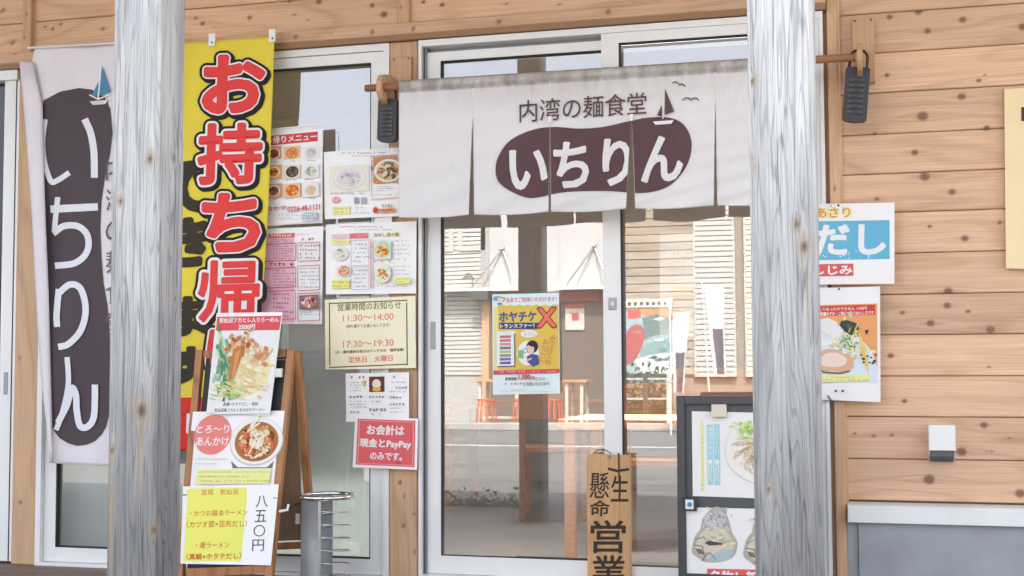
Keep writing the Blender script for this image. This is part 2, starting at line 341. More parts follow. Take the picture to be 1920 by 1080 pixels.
# weathered porch timber
def weathered():
    M = bpy.data.materials.new('weathered_post'); M.use_nodes = True; t = M.node_tree; b = t.nodes['Principled BSDF']; L = t.links.new
    N = lambda k: t.nodes.new('ShaderNode'+k)
    tc = N('TexCoord'); oi = N('ObjectInfo'); mp = N('Mapping'); L(tc.outputs['Object'], mp.inputs['Vector'])
    cb = N('CombineXYZ'); mu = N('Math'); mu.operation = 'MULTIPLY'; mu.inputs[1].default_value = 31; L(oi.outputs['Random'], mu.inputs[0]); L(mu.outputs[0], cb.inputs[2]); L(mu.outputs[0], cb.inputs[0]); L(cb.outputs[0], mp.inputs['Location'])
    wa = N('Attribute'); wa.attribute_name = 'warp'; cw = N('CombineXYZ'); L(wa.outputs['Fac'], cw.inputs[0]); ad = N('VectorMath'); ad.operation = 'ADD'; L(mp.outputs[0], ad.inputs[0]); L(cw.outputs[0], ad.inputs[1])
    def noise(sx, sz, det, rough=.6):
        m2 = N('Mapping'); m2.inputs['Scale'].default_value = (sx, sx, sz); L(ad.outputs[0], m2.inputs['Vector']); n = N('TexNoise'); n.inputs['Scale'].default_value = 1; n.inputs['Detail'].default_value = det; n.inputs['Roughness'].default_value = rough; L(m2.outputs[0], n.inputs['Vector']); return n.outputs['Fac']
    def ramp(src, st):
        r = N('ValToRGB'); e = r.color_ramp.elements
        e[0].position, e[0].color = st[0][0], (*st[0][1], 1); e[1].position, e[1].color = st[-1][0], (*st[-1][1], 1)
        for p_, c_ in st[1:-1]: q = e.new(p_); q.color = (*c_, 1)
        L(src, r.inputs[0]); return r.outputs[0]
    streak = noise(85, 2.4, 8, .7); patch = noise(9, .9, 6); fine = noise(260, 5, 5, .7)
    base = ramp(patch, [(.34, (.365, .36, .352)), (.5, (.475, .468, .455)), (.62, (.60, .595, .58))])
    # the timber is darker towards its foot than at its top
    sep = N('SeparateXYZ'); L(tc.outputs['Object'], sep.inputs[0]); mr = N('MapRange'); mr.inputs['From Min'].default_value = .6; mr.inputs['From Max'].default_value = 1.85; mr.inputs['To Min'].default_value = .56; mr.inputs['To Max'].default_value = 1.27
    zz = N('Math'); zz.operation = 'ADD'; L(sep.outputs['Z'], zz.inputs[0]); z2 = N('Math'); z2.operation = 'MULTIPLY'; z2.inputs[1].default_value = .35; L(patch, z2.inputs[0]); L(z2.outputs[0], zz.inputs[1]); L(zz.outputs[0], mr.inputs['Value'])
    lines = ramp(streak, [(.30, (.62, .63, .65)), (.42, (.88, .89, .90)), (.52, (1, 1, 1)), (.68, (1.08, 1.08, 1.07))])
    fl = ramp(fine, [(.34, (.76, .76, .77)), (.5, (1, 1, 1)), (.75, (1.08, 1.08, 1.07))])
    cath = noise(14, .9, 2, .4); m1 = N('Math'); m1.operation = 'MULTIPLY'; m1.inputs[1].default_value = 120; L(cath, m1.inputs[0]); m2_ = N('Math'); m2_.operation = 'SINE'; L(m1.outputs[0], m2_.inputs[0])
    rings = ramp(m2_.outputs[0], [(.0, (1, 1, 1)), (.55, (1, 1, 1)), (.97, (.74, .75, .78))])
    crk = noise(34, .75, 2, .5); m3_ = N('Math'); m3_.operation = 'SUBTRACT'; m3_.inputs[1].default_value = .5; L(crk, m3_.inputs[0]); m4_ = N('Math'); m4_.operation = 'ABSOLUTE'; L(m3_.outputs[0], m4_.inputs[0])
    crack = ramp(m4_.outputs[0], [(.0, (.50, .50, .52)), (.006, (.66, .67, .70)), (.016, (1, 1, 1))])
    def mulc(a, c):
        n = N('VectorMath'); n.operation = 'MULTIPLY'; L(a, n.inputs[0]); L(c, n.inputs[1]); return n.outputs[0]
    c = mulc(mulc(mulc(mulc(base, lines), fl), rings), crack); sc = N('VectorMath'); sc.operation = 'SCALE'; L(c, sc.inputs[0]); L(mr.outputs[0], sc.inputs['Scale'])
    ba = N('Attribute'); ba.attribute_name = 'bare'; mb = N('Mix'); mb.data_type = 'RGBA'; L(sc.outputs[0], mb.inputs[6]); mb.inputs[7].default_value = (.42, .30, .17, 1); L(ba.outputs['Fac'], mb.inputs[0])
    ka = N('Attribute'); ka.attribute_name = 'knot'; mk = N('Mix'); mk.data_type = 'RGBA'; L(mb.outputs[2], mk.inputs[6]); mk.inputs[7].default_value = (.10, .075, .05, 1); L(ka.outputs['Fac'], mk.inputs[0])
    L(mk.outputs[2], b.inputs['Base Color']); b.inputs['Roughness'].default_value = .8
    hs = N('Math'); hs.operation = 'ADD'; L(streak, hs.inputs[0]); L(fine, hs.inputs[1]); bp = N('Bump'); bp.inputs['Strength'].default_value = .9; bp.inputs['Distance'].default_value = .006; L(hs.outputs[0], bp.inputs['Height']); L(bp.outputs[0], b.inputs['Normal'])
    return M
POST = weathered()

# ------------------------------------------------------------------ planks with knots
def plank(name, x0, x1, z0, z1, yf, thick, m_, parent, knots=(), step=.007, axis='X', bev=.004):
    """a board whose front face is a fine grid carrying knots: (x, z, radius)"""
    nx = max(2, int((x1-x0)/(step if axis == 'X' else step))); nz = max(2, int((z1-z0)/step))
    xs = np.concatenate([[x0, x0+bev], np.linspace(x0+bev, x1-bev, nx)[1:-1], [x1-bev, x1]])
    zs = np.concatenate([[z0, z0+bev], np.linspace(z0+bev, z1-bev, nz)[1:-1], [z1-bev, z1]])
    X, Z = np.meshgrid(xs, zs); Y = np.full_like(X, yf)
    Y[0, :] = Y[-1, :] = yf+bev; Y[:, 0] = yf+bev; Y[:, -1] = yf+bev
    kn = np.zeros_like(X); wp = np.zeros_like(X)
    for kx, kz, r in knots:
        a, b = (X-kx), (Z-kz)
        if axis == 'X': q = np.sqrt((a/1.25)**2+b**2); al, ac, L_ = a, b, .10
        else: q = np.sqrt(a**2+(b/1.25)**2); al, ac, L_ = b, a, .10
        kn = np.maximum(kn, np.clip(2.3-q/r*1.7, 0, 1)*.95)
        g = np.exp(-(al/(r*6))**2)*np.exp(-(ac/(r*3.2))**2)
        wp -= g*np.sign(ac)*r*1.7*np.exp(-np.abs(ac)/(r*1.6))
        tail = np.exp(-(al/(r*3.5))**2)*np.exp(-(ac/(r*.5))**2)
        kn = np.maximum(kn, tail*.35)
    n, mcols = X.shape; V_ = np.stack([X, Y, Z], -1).reshape(-1, 3)
    idx = np.arange(n*mcols).reshape(n, mcols)
    fs = np.stack([idx[:-1, :-1], idx[:-1, 1:], idx[1:, 1:], idx[1:, :-1]], -1).reshape(-1, 4).tolist()
    b0 = n*mcols; back = [(x0, yf+thick, z0), (x1, yf+thick, z0), (x1, yf+thick, z1), (x0, yf+thick, z1)]
    fs += [(b0, b0+3, b0+2, b0+1)]
    fs += [tuple(idx[0, ::-1])+(b0, b0+1), tuple(idx[-1, :])+(b0+2, b0+3), tuple(idx[:, 0])+(b0+3, b0), tuple(idx[::-1, -1])+(b0+1, b0+2)]
    o = newobj(name, V_.tolist()+back, fs, m_, parent, loc=((x0+x1)/2, yf, (z0+z1)/2))
    for nm, arr in (('knot', kn), ('warp', wp)):
        at = o.data.attributes.new(nm, 'FLOAT', 'POINT'); at.data.foreach_set('value', np.concatenate([arr.reshape(-1), np.zeros(4)]).astype(np.float32))
    return o
def kpx(lst, off):
    out = []
    for px, py, r in lst:
        p = P(px, py, off); out.append((p.x, p.z, r/520))
    return out
def rknots(x0, x1, z0, z1, dens=3.5, r=(.004, .012)):
    n = rng.poisson(dens*(x1-x0)); return [(rng.uniform(x0, x1), rng.uniform(z0+.01, z1-.01), rng.uniform(*r)) for _ in range(n)]

# ================================================================== GROUND AND STREET
XL, XR = -9.0, 3.2
ASPH = mat('asphalt', (.17, .165, .155), .85, noise=.25, nscale=1.2, bump=.3)
g = MB(); g.add([(-400, DG-24.5, -.10), (400, DG-24.5, -.10), (400, D+60, -.10), (-400, D+60, -.10)], [(0, 1, 2, 3)])
tag(g.build('street', ASPH), kind='structure')
g = MB(); g.add([(-1500, -1500, -.9), (1500, -1500, -.9), (1500, DG-24.5, -.9), (-1500, DG-24.5, -.9)], [(0, 1, 2, 3)])
SEA = mat('harbour_water', (.06, .10, .13), .12, noise=.2, nscale=.1, bump=.6)
tag(g.build('sea', SEA), kind='structure')
g = MB(); g.box(-400, 400, DG-24.9, DG-24.5, -1.4, -.02)
tag(g.build('quay_edge', mat('quay_concrete', (.4, .4, .39), .85, noise=.2, nscale=2)), kind='structure')
# boarded porch deck
DECK = wood('deck_boards', (.20, .14, .10), (.12, .08, .055), 'X', .5)
dk = tag(newobj('porch_deck', [(XL, D+.1, -.03), (XR, D+.1, -.03), (XR, DG-3.05, -.03), (XL, DG-3.05, -.03), (XL, DG-3.05, -.10), (XR, DG-3.05, -.10)], [(0, 3, 2, 1), (3, 4, 5, 2)], DECK), kind='structure')
wd = .14; y = D+.02
proto = None
while y > DG-3.05+wd:
    if proto is None:
        q = MB(); q.box(XL, XR, y-wd+.006, y, -.028, 0, 0, .003); proto = q.build('deck_board', DECK, dk, loc=((XL+XR)/2, y, 0))
    else:
        c = proto.copy(); c.location = proto.location+Vector((0, y-(D+.02), 0)); COL.objects.link(c)
    y -= wd
# painted line across the street
g = MB(); g.box(-30, 30, DG-11.2, DG-11.05, -.098, -.094); tag(g.build('road_line', mat('road_paint', (.6, .6, .58), .7, noise=.3, nscale=5)), kind='structure')
g = MB(); g.box(-30, 30, DG-15.3, DG-15.1, -.10, .03, 0, .02); tag(g.build('kerb', mat('kerb_stone', (.38, .37, .35), .8, noise=.2, nscale=4)), kind='structure')

# ================================================================== SHOP BUILDING
BX = P(960, 600).x
B = thing('shop_building', 'noodle shop front with pine board siding, white sliding door and wide side window', 'building', (BX, D, 0))
def part(mb, name, m_, **k): return mb.build(name, m_, B, **k)

XD0 = xavg([(784.8, 80), (785, 400), (785, 740), (788, 1000)], .03)       # outer left of the door frame
XD1 = xavg([(1551, 200), (1551, 400), (1548, 740)], .03)                   # its outer right
XW0 = xavg([(730, 140), (731, 855)], .03); XW1 = xavg([(782, 880), (783, 400)], .03)
XS0 = xavg([(1554, 200), (1556, 400), (1561, 740), (1569, 1000)], .03); XS1 = xavg([(1577, 200), (1579, 400), (1585, 600), (1592, 850), (1595, 1000)], .03)
XA0 = xavg([(33, 300), (32, 540), (21, 855)], .03); XA1 = XA0+(XW1-XW0)
ZBB = zavg([(516, 83), (738, 69.5), (1120, 37.5), (1402, 9.4)], .06)
ZBT = zavg([(204, 83), (350, 73), (516, 60), (738, 47), (1120, 14.6)], .06)
ZF = zavg([(561, 91.7), (727, 82.3), (789, 80), (1120, 52), (1402, 25)], .03)
XWL = XA1; XWR = XW0
ZB = 0.02
ZWB = zavg([(65, 1061), (192, 1062), (513, 1069), (720, 1076)], .03)       # window sill

# backing wall (with openings left between its pieces)
q = MB()
q.box(XL, XR, D+.03, D+.20, ZF+.01, 3.2)
q.box(XD1+.001, XR, D+.03, D+.20, 0, ZF+.01); q.box(XD1+.001, XS0-.001, D-.012, D+.03, 0, ZF-.003)
q.box(XW0+.01, XW1-.01, D+.03, D+.20, 0, ZF+.01)
q.box(XL, XWL-1.8, D+.03, D+.20, 0, ZF+.01)
q.box(XWL-1.8, XW0+.01, D+.03, D+.20, 0, ZWB-.03)
part(q, 'backing_wall', mat('dark_batten', (.30, .17, .09), .9))
# siding on the right
J = [((1580, 35), (1920, 0)), ((1642.6, 105.6), (1920, 76)), ((1641, 178), (1920, 155.6)), ((1580, 259), (1881, 237)), ((1581, 331), (1881, 315)),
     ((1680, 397), (1883, 393)), ((1680, 475.5), (1885, 470)), ((1654, 552), (1920, 549)), ((1652, 627.4), (1920, 627.4)), ((1654, 704), (1920, 707)),
     ((1590, 779), (1920, 785.7)), ((1593, 856), (1920, 869)), ((1595, 933), (1920, 950))]
ZJ = [zavg(j) for j in J]
sp_ = (ZJ[0]-ZJ[-1])/12
ZJ = [ZJ[0]+sp_*3, ZJ[0]+sp_*2, ZJ[0]+sp_]+ZJ
KR = [(1668, 32, 5), (1722, 22, 6), (1805, 37, 6), (1739, 58, 5.5), (1918, 50, 7), (1663, 141, 4), (1835, 151, 4), (1846, 140, 2), (1803, 181, 6.5), (1730, 218, 9), (1850, 240, 5), (1715, 286, 5.5), (1734, 331, 8), (1785, 360, 6), (1644, 373, 4),
      (1743, 424, 3.5), (1809, 447, 6), (1874, 417, 3.5), (1778, 546, 7), (1776, 573, 6), (1692, 586, 4), (1815, 584, 3.5), (1745, 606, 6.5), (1857, 618, 7), (1670, 667, 5), (1696, 752, 4.5), (1854, 688, 2.5),
      (1603, 813, 2.5), (1638, 817, 3), (1672, 816, 3), (1845, 797, 6), (1803, 847, 8), (1742, 899, 9), (1913, 925, 8), (1860, 846, 2), (1892, 822, 2.5), (1640, 250, 3), (1900, 190, 4), (1628, 470, 3)]
KR = kpx(KR, 0)
XRB = P(1990, 500).x
for a, b in zip(ZJ[:-1], ZJ[1:]):
    ks = [k for k in KR if b-.01 < k[1] < a+.01]
    if a > ZJ[3]+.01: ks = rknots(XS1, XRB, b, a)
    plank('siding_board', XS1-.01, XRB, b+.0025, a-.0005, D, .022, PINE, B, ks, .006)
    plank('siding_board', XRB+.004, XR, b+.0025, a-.0005, D, .022, PINE, B, rknots(XRB, XR, b, a), .02)
# foundation + flashing on the right
ZS0 = zavg([(1595, 974), (1920, 993)], .07); ZS1 = zavg([(1595, 945), (1920, 960)], .05)
q = MB(); q.prism([(XS1-.005, D+.02, ZJ[-1]-.006), (XS1-.005, D-.055, ZS1+.004), (XS1-.005, D-.07, ZS1-.006), (XS1-.005, D-.07, ZS0), (XS1-.005, D-.058, ZS0), (XS1-.005, D-.058, ZS1-.014), (XS1-.005, D+.02, ZJ[-1]-.02)], (XR-XS1, 0, 0))
part(q, 'sill_flashing', SILL)
q = MB(); q.box(XS1+.035, XR, D-.04, D+.03, -.1, ZS0+.02); q.box(XS1-.008, XS1+.033, D-.025, D+.03, -.1, ZS0+.02)
part(q, 'foundation', CONC)
# siding above door and window
ZU = [ZBT-.005]
for j in range(9): ZU.append(ZU[-1]+sp_)
BT = [P(41, 60, .03).x, P(58, 60, .03).x, P(745, 20, .03).x, P(767, 20, .03).x]
KU = kpx([(367, 34, 3.5), (380, 44, 5), (468, 33, 5), (552, 28, 2.5), (577, 38, 2), (598, 3, 6), (543, 2, 4), (698, 10, 5), (720, 27, 7), (99, 54, 4), (114, 45, 3.5), (85, 50, 3), (193, 54, 4), (829, 9, 5), (794, 4, 4), (950, 7, 3), (401, 50, 2), (5, 20, 4), (22, 80, 5)], 0)
secs = [(XL, BT[0]+.01), (BT[1]-.01, BT[2]+.01), (BT[3]-.01, XS0+.01)]
for i, (a, b) in enumerate(zip(ZU[:-1], ZU[1:])):
    for x0, x1 in secs:
        vis = i < 2
        ks = [k for k in KU if x0 < k[0] < x1 and a-.01 < k[1] < b+.01] if vis else rknots(x0, x1, a, b, 2)
        if vis and x0 == secs[2][0]: ks += rknots(P(1000, 10).x, x1, a, b, 2.5)
        plank('siding_board', x0, x1, a+.0025, b-.0005, D, .022, PINE, B, ks, .007 if vis and x0 > XL else .02)
# battens, beam, uprights
for x0, x1 in ((BT[0], BT[1]), (BT[2], BT[3])):
    plank('batten', x0, x1, ZBT+.001, ZU[-1], D-.032, .032, PINEV, B, [((x0+x1)/2, ZBT+.2, .006), ((x0+x1)/2-.01, ZBT+.08, .005)], .007, 'Z')
plank('lintel_beam', XL, XS0-.002, ZBB, ZBT, D-.06, .06, PINE, B, kpx([(554, 70, 4), (698, 60, 4), (775, 54, 4), (935, 41, 4.5), (1140, 22, 4.5), (28, 101, 3), (620, 62, 2)], .06), .009)
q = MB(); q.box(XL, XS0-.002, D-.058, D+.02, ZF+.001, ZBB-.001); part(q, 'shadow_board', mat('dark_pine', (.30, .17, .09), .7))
for nm, x0, x1, ks in (('upright', XA0, XA1, [(XA0+.05, .3, .007), (XA0+.03, 1.0, .006)]), ('upright', XW0, XW1, kpx([(750, 905, 4), (757, 985, 4), (776, 965, 2.5), (778, 1035, 3), (758, 930, 3)], .03)), ('upright', XS0, XS1-.012, kpx([(1565, 353, 3), (1570, 640, 3)], .03))):
    plank(nm, x0, x1, 0, ZF if x1 < XS0 else 3.2, D-.03, .06, PINEV, B, ks, .008, 'Z')
q = MB(); q.box(XS1-.0115, XS1-.001, D-.022, D+.03, 0, 3.2); part(q, 'edge_strip', PINEV)
# roof and soffit
SKX = (-2.3, 1.2); SKY0, SKY1 = D+2.5, D+3.5       # unseen roof opening, added to let sun fall on the tables
def rz(y): return 3.22+(4.1-3.22)*(y-(DG-2.55))/(6.2+2.53)
q = MB()
for xa_, xb_, ya_, yb_ in ((XL-.3, XR+.3, DG-2.55, SKY0), (XL-.3, XR+.3, SKY1, D+6.2), (XL-.3, SKX[0], SKY0, SKY1), (SKX[1], XR+.3, SKY0, SKY1)):
    q.prism([(xa_, ya_, rz(ya_)), (xa_, ya_, rz(ya_)+.2), (xa_, yb_, rz(yb_)+.2), (xa_, yb_, rz(yb_))], (xb_-xa_, 0, 0))
part(q, 'roof', mat('roof_metal', (.16, .17, .18), .5))
q = MB(); q.box(XL, XR, DG-2.5, D+.03, 3.2, 3.215); part(q, 'soffit', mat('pale_soffit', (.6, .5, .38), .7))
# room behind the glass
RW = mat('room_wall', (.60, .53, .45), .9, noise=.06, nscale=2)
q = MB(); q.box(XL, XR, D+5, D+5.1, 0, 3.2)
for a, b in ((XL-.1, XL), (XR, XR+.1)):          # end walls, each with an unseen opening added to brighten the room
    q.box(a, b, D+.2, D+.5, 0, 3.2); q.box(a, b, D+4.5, D+5.1, 0, 3.2); q.box(a, b, D+.5, D+4.5, 0, .8); q.box(a, b, D+.5, D+4.5, 2.6, 3.2)
q.box(XR, XR+.1, D-.02, D+.2, 0, 3.2);
for xa_, xb_, ya_, yb_ in ((XL, XR, D+.2, D+2.1), (XL, XR, D+3.4, D+5), (XL, SKX[0]-.2, D+2.1, D+3.4), (SKX[1]+.2, XR, D+2.1, D+3.4)): q.box(xa_, xb_, ya_, yb_, 3.15, 3.2)
part(q, 'room_wall', RW)
q = MB(); q.box(XL, XR, D+.1, D+5.1, -.06, .004); part(q, 'room_floor', mat('room_floor', (.34, .31, .28), .5, noise=.1, nscale=3))

# ---- side window (two sashes)
W_ = MB(); yo = D-.02
ZG1 = zavg([(516, 131.7), (700, 119)], -.0); ZG0 = zavg([(85, 1037), (192, 1038), (615, 1033), (696, 1036.7)], 0); ZSr = zavg([(516, 110), (723, 97.5)], .01)
XG1 = xavg([(699, 130), (697, 1036)], 0); XG0 = XWL+ (XWR-XG1)
W_.box(XWL+.002, XWR-.002, D-.034, D+.1, ZSr, ZF-.002)          # head
W_.box(XWL+.002, XWL+.03, D-.034, D+.1, ZWB+.002, ZSr); W_.box(XWR-.03, XWR-.002, D-.034, D+.1, ZWB+.002, ZSr)
W_.box(XWL+.002, XWR-.002, D-.034, D+.1, ZWB-.03, ZWB+.003)
win = part(W_, 'window', WHITE)
XM = P(412, 500).x
def sash(name, par, x0, x1, z0, z1, gx0, gx1, gz0, gz1, yf, m_=WHITE):
    s = MB(); d_ = .035
    s.box(x0, gx0, yf, yf+d_, z0, z1); s.box(gx1, x1, yf, yf+d_, z0, z1)
    s.box(gx0, gx1, yf+.0005, yf+d_, gz1, z1); s.box(gx0, gx1, yf+.0005, yf+d_, z0, gz0)
    o = s.build(name, m_, par)
    gk = MB(); t = .006
    for a in ((gx0, gx0+t, gz0, gz1), (gx1-t, gx1, gz0, gz1), (gx0+t, gx1-t, gz1-t, gz1), (gx0+t, gx1-t, gz0, gz0+t)): gk.box(a[0], a[1], yf+.004, yf+d_-.004, a[2], a[3])
    return o, gk
for x0, x1, gx0, gx1, yf in ((XWL+.032, XM+.03, XG0, XM-.03, D-.005), (XM-.03, XWR-.032, XM+.03, XG1, D-.02)):
    o, gk = sash('sash', win, x0, x1, ZWB+.005, ZSr-.002, gx0, gx1, ZG0, ZG1, yf)
    gk.build('gasket', RUBBER, win)
    pv = MB(); pv.add([(gx0, DG, ZG0), (gx1, DG, ZG0), (gx1, DG, ZG1), (gx0, DG, ZG1)], [(0, 1, 2, 3)]); pv.build('pane', GLASS, win)
q = MB(); q.box(XWL-1.8, XW0-.001, D-.035, D+.03, -.1, ZWB-.032); part(q, 'foundation', CONC)
# far left door, only its edge in view
q = MB(); xa = P(27, 500, 0).x; xb = P(8, 500, 0).x
q.box(xb, XA0-.002, D-.02, D+.05, ZWB, ZF-.05); q.box(XL, XA0-.002, D-.045, D+.1, ZF-.05, ZF-.002); q.box(XL, xb-.001, D-.015, D+.05, ZWB, ZWB+.1); q.box(xb-.85, xb-.78, D-.015, D+.05, ZWB+.1, ZF-.05)
sd2 = part(q, 'side_door', WHITE)
q = MB(); q.box(P(24.5, 500, .02).x, P(26.5, 500, .02).x, D-.0215, D-.0195, ZWB, ZF-.05); q.build('groove', RUBBER, sd2)
q = MB(); q.add([(XL, D+.02, ZWB), (xb, D+.02, ZWB), (xb, D+.02, ZF-.05), (XL, D+.02, ZF-.05)], [(0, 1, 2, 3)]); q.build('pane', mat('dark_glass', (.02, .015, .03), .05), sd2)
q = MB(); pz = P(8, 718, .03); q.box(P(5, 718, .03).x, P(12, 718, .03).x, D-.023, D-.0201, P(8, 740, .03).z, P(8, 698, .03).z); q.build('finger_pull', GREYAL, sd2)

# ---- sliding door
Zt = zavg([(793, 90.6), (1120, 67), (1130, 66)], .01)
fr = MB(); ym = D-.03
XI0 = xavg([(793, 120), (793, 500), (795, 900)], .02)
XI1 = xavg([(1543, 200), (1542, 500), (1545, 740)], .02)
fr.box(XD0+.002, XI0, D-.045, D+.12, 0, ZF-.003); fr.box(XI1, XD1, D-.045, D+.12, 0, ZF-.003)
fr.box(XI0, XI1, D-.0445, D+.12, Zt+.0, ZF-.003); fr.box(XI0, XI1, D-.06, D+.12, 0, .03)
door = part(fr, 'sliding_door', WHITE)
q = MB(); q.box(XI0+.0005, XI0+.018, D+.0, D+.1, .03, Zt-.0005); q.box(XI0+.018, XI1-.001, D+.03, D+.1, Zt-.02, Zt-.0005)
for k in range(2): q.box(XI0+.002+k*.009, XI0+.005+k*.009, D-.022, D+.0, .03, Zt-.001)
q.build('track', GREYAL, door)
ZLb = zavg([(827, 1040), (1097, 1053)], 0); ZLt = zavg([(826, 114.6), (1120, 94)], 0)
XL0 = xavg([(801, 110), (801, 500), (803, 900)], 0); XL1 = xavg([(826, 130), (826, 500), (827, 1000)], 0)
XC0 = xavg([(1131, 120), (1130.6, 570), (1133.8, 740)], .02); XC1 = xavg([(1163, 120), (1164, 500), (1167, 800)], .02)
XR1 = P(1521, 500, .02).x
o, gk = sash('door_leaf', door, XL0, XC1-.012, .032, Zt-.021, XL1, XC0+.01, ZLb, ZLt, D-.002); gk.build('gasket', RUBBER, door)
pv = MB(); pv.add([(XL1, DG, ZLb), (XC0+.01, DG, ZLb), (XC0+.01, DG, ZLt), (XL1, DG, ZLt)], [(0, 1, 2, 3)]); pv.build('pane', GLASS, door)
ZRb = zavg([(1184, 1060), (1266, 1064)], .02); ZRt = zavg([(1164, 83.5), (1402, 63.5)], .02)
ZRtop = zavg([(1131, 68), (1402, 40)], .03)
o2, gk = sash('door_leaf', door, XC0, XI1-.001, .032, ZRtop-.001, XC1, XR1, ZRb, ZRt, D-.038); gk.build('gasket', RUBBER, door)
pv = MB(); pv.add([(XC1, DG-.012, ZRb), (XR1, DG-.012, ZRb), (XR1, DG-.012, ZRt), (XC1, DG-.012, ZRt)], [(0, 1, 2, 3)]); pv.build('pane', GLASS, door)
q = MB(); q.box(P(808, 650).x, P(817, 650).x, D-.006, D-.001, P(812, 655).z, P(812, 603).z, 0, .002); q.build('door_handle', GREYAL, door)
q = MB(); q.box(P(1141, 570, .04).x, P(1156, 570, .04).x, D-.0445, D-.037, P(1148, 581, .04).z, P(1148, 558, .04).z, 0, .002)
lk = q.build('door_lock', GREYAL, door)
q = MB(); c = P(1148.5, 569.5, .045); q.tube([(c.x, D-.0445, c.z), (c.x, D-.048, c.z)], .008, 14); q.build('cylinder', STEEL, door)

# ================================================================== PORCH POSTS
def post(x0, x1, label, knots, bare):
    cx = (x0+x1)/2; Wd = x1-x0; yf = 3.29; ch = .011; H = 3.2
    prof = [(-Wd/2+ch, 0), (Wd/2-ch, 0), (Wd/2, ch), (Wd/2, Wd-ch), (Wd/2-ch, Wd), (-Wd/2+ch, Wd), (-Wd/2, Wd-ch), (-Wd/2, ch)]
    # fine vertical strips along the profile, rows up the height
    pts = []
    for i, a in enumerate(prof):
        b = prof[(i+1) % 8]; n = 22 if math.hypot(b[0]-a[0], b[1]-a[1]) > .1 else 2
        for k in range(n): t = k/n; pts.append((a[0]*(1-t)+b[0]*t, a[1]*(1-t)+b[1]*t))
    pts = np.array(pts); rows = int(H/.009); zs = np.linspace(-.05, H, rows+1); n = len(pts)
    X = np.tile(pts[:, 0]+cx, (rows+1, 1)); Y = np.tile(pts[:, 1]+yf, (rows+1, 1)); Z = np.tile(zs[:, None], (1, n))
    # shallow drying checks
    V_ = np.stack([X, Y, Z], -1).reshape(-1, 3); idx = np.arange((rows+1)*n).reshape(rows+1, n)
    nx_ = np.roll(idx, -1, 1)
    fs = np.stack([idx[:-1], nx_[:-1], nx_[1:], idx[1:]], -1).reshape(-1, 4).tolist()+[tuple(idx[-1]), tuple(idx[0][::-1])]
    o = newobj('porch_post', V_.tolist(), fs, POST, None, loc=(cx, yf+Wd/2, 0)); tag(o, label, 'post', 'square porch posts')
    s_ = np.concatenate([[0], np.cumsum(np.hypot(*(np.diff(pts, axis=0).T)))]); S = np.tile(s_, (rows+1, 1))
    kn = np.zeros_like(X); wp = np.zeros_like(X); br = np.zeros_like(X)
    def sxz(px, py):
        p = PY(px, py, yf)
        if p.x-cx <= Wd/2: return (p.x-cx)+Wd/2-ch, p.z
        # on the side face: the ray meets the plane x = cx + Wd/2
        d = RGT*(px-960)-UP*(py-540)+FWD*F; t = (cx+Wd/2)/d.x if abs(d.x) > 1e-6 else 0; z = CAM.z+d.z*t
        return (Wd-2*ch)+ch*1.4+(d.y*t-yf-ch), z
    for px, py, r in knots:
        ks, kz = sxz(px, py); r /= 700
        a, b = (Z-kz), (S-ks); q_ = np.sqrt(b**2+(a/1.5)**2); kn = np.maximum(kn, np.clip(1.4-q_/r, 0, 1)*.9)
        wp -= np.exp(-(a/(r*7))**2)*np.exp(-(b/(r*3))**2)*np.sign(b)*r*1.2
        br = np.maximum(br, np.clip(1.6-q_/(r*2.2), 0, 1)*.55)
    for px, py0, py1, wpx in bare:
        ks, z1 = sxz(px, py0); _, z0 = sxz(px, py1); wq = wpx/700
        t = np.clip((Z-z0)/(z1-z0), 0, 1); inside = (Z > z0) & (Z < z1)
        br = np.maximum(br, np.exp(-((S-ks-.004*np.sin(Z*9))/(wq*(.3+.7*t)))**2)*inside*np.sqrt(t)*np.minimum(1, (1-t)*12)*.8)
    for nm, arr in (('knot', kn), ('warp', wp), ('bare', br)):
        at = o.data.attributes.new(nm, 'FLOAT', 'POINT'); at.data.foreach_set('value', arr.reshape(-1).astype(np.float32))
    return cx
c1 = (PY(205, 400, 3.29).x+PY(296, 400, 3.29).x)/2
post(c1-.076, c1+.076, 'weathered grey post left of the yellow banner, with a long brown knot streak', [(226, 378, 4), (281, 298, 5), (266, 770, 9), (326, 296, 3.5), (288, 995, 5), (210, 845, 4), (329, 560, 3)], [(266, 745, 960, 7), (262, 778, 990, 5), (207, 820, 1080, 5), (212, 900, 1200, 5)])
c2 = (PY(1404, 300, 3.29).x+PY(1529, 300, 3.29).x)/2
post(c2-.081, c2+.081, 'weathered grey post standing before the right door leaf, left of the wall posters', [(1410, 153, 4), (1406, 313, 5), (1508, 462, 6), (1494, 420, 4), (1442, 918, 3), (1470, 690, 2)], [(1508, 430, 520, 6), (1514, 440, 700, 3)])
post(c1-(c2-c1)-.076, c1-(c2-c1)+.076, 'weathered grey post outside the frame, seen only mirrored in the side window', [], [])

# ================================================================== NOREN (split door curtain) AND ITS ROD
OFN = .22
ZROD = (P(700, 160, OFN).z+P(1560, 95, OFN).z)/2-.022
rod = MB(); xr0, xr1 = P(685, 160, OFN).x, P(1603, 93, OFN).x
rod.tube([(xr0, D-OFN, ZROD), (xr0+.004, D-OFN, ZROD), (xr1, D-OFN, ZROD)], [.013, .0165, .0165], 16)
tag(rod.build('curtain_rod', ROD, loc=(xr0, D-OFN, ZROD), smooth=False), 'round brown wooden rod that carries the white shop curtain over the door', 'rod')
_a = proj((P(748, 150, OFN).x, D-OFN, ZROD)); _b = proj((P(1403, 103, OFN).x, D-OFN, ZROD))
TOP = lambda x: _a[1]+(_b[1]-_a[1])*(x-_a[0])/(_b[0]-_a[0])-10
def hem(x): return 408+(383-408)*(x-748)/(1403-748)
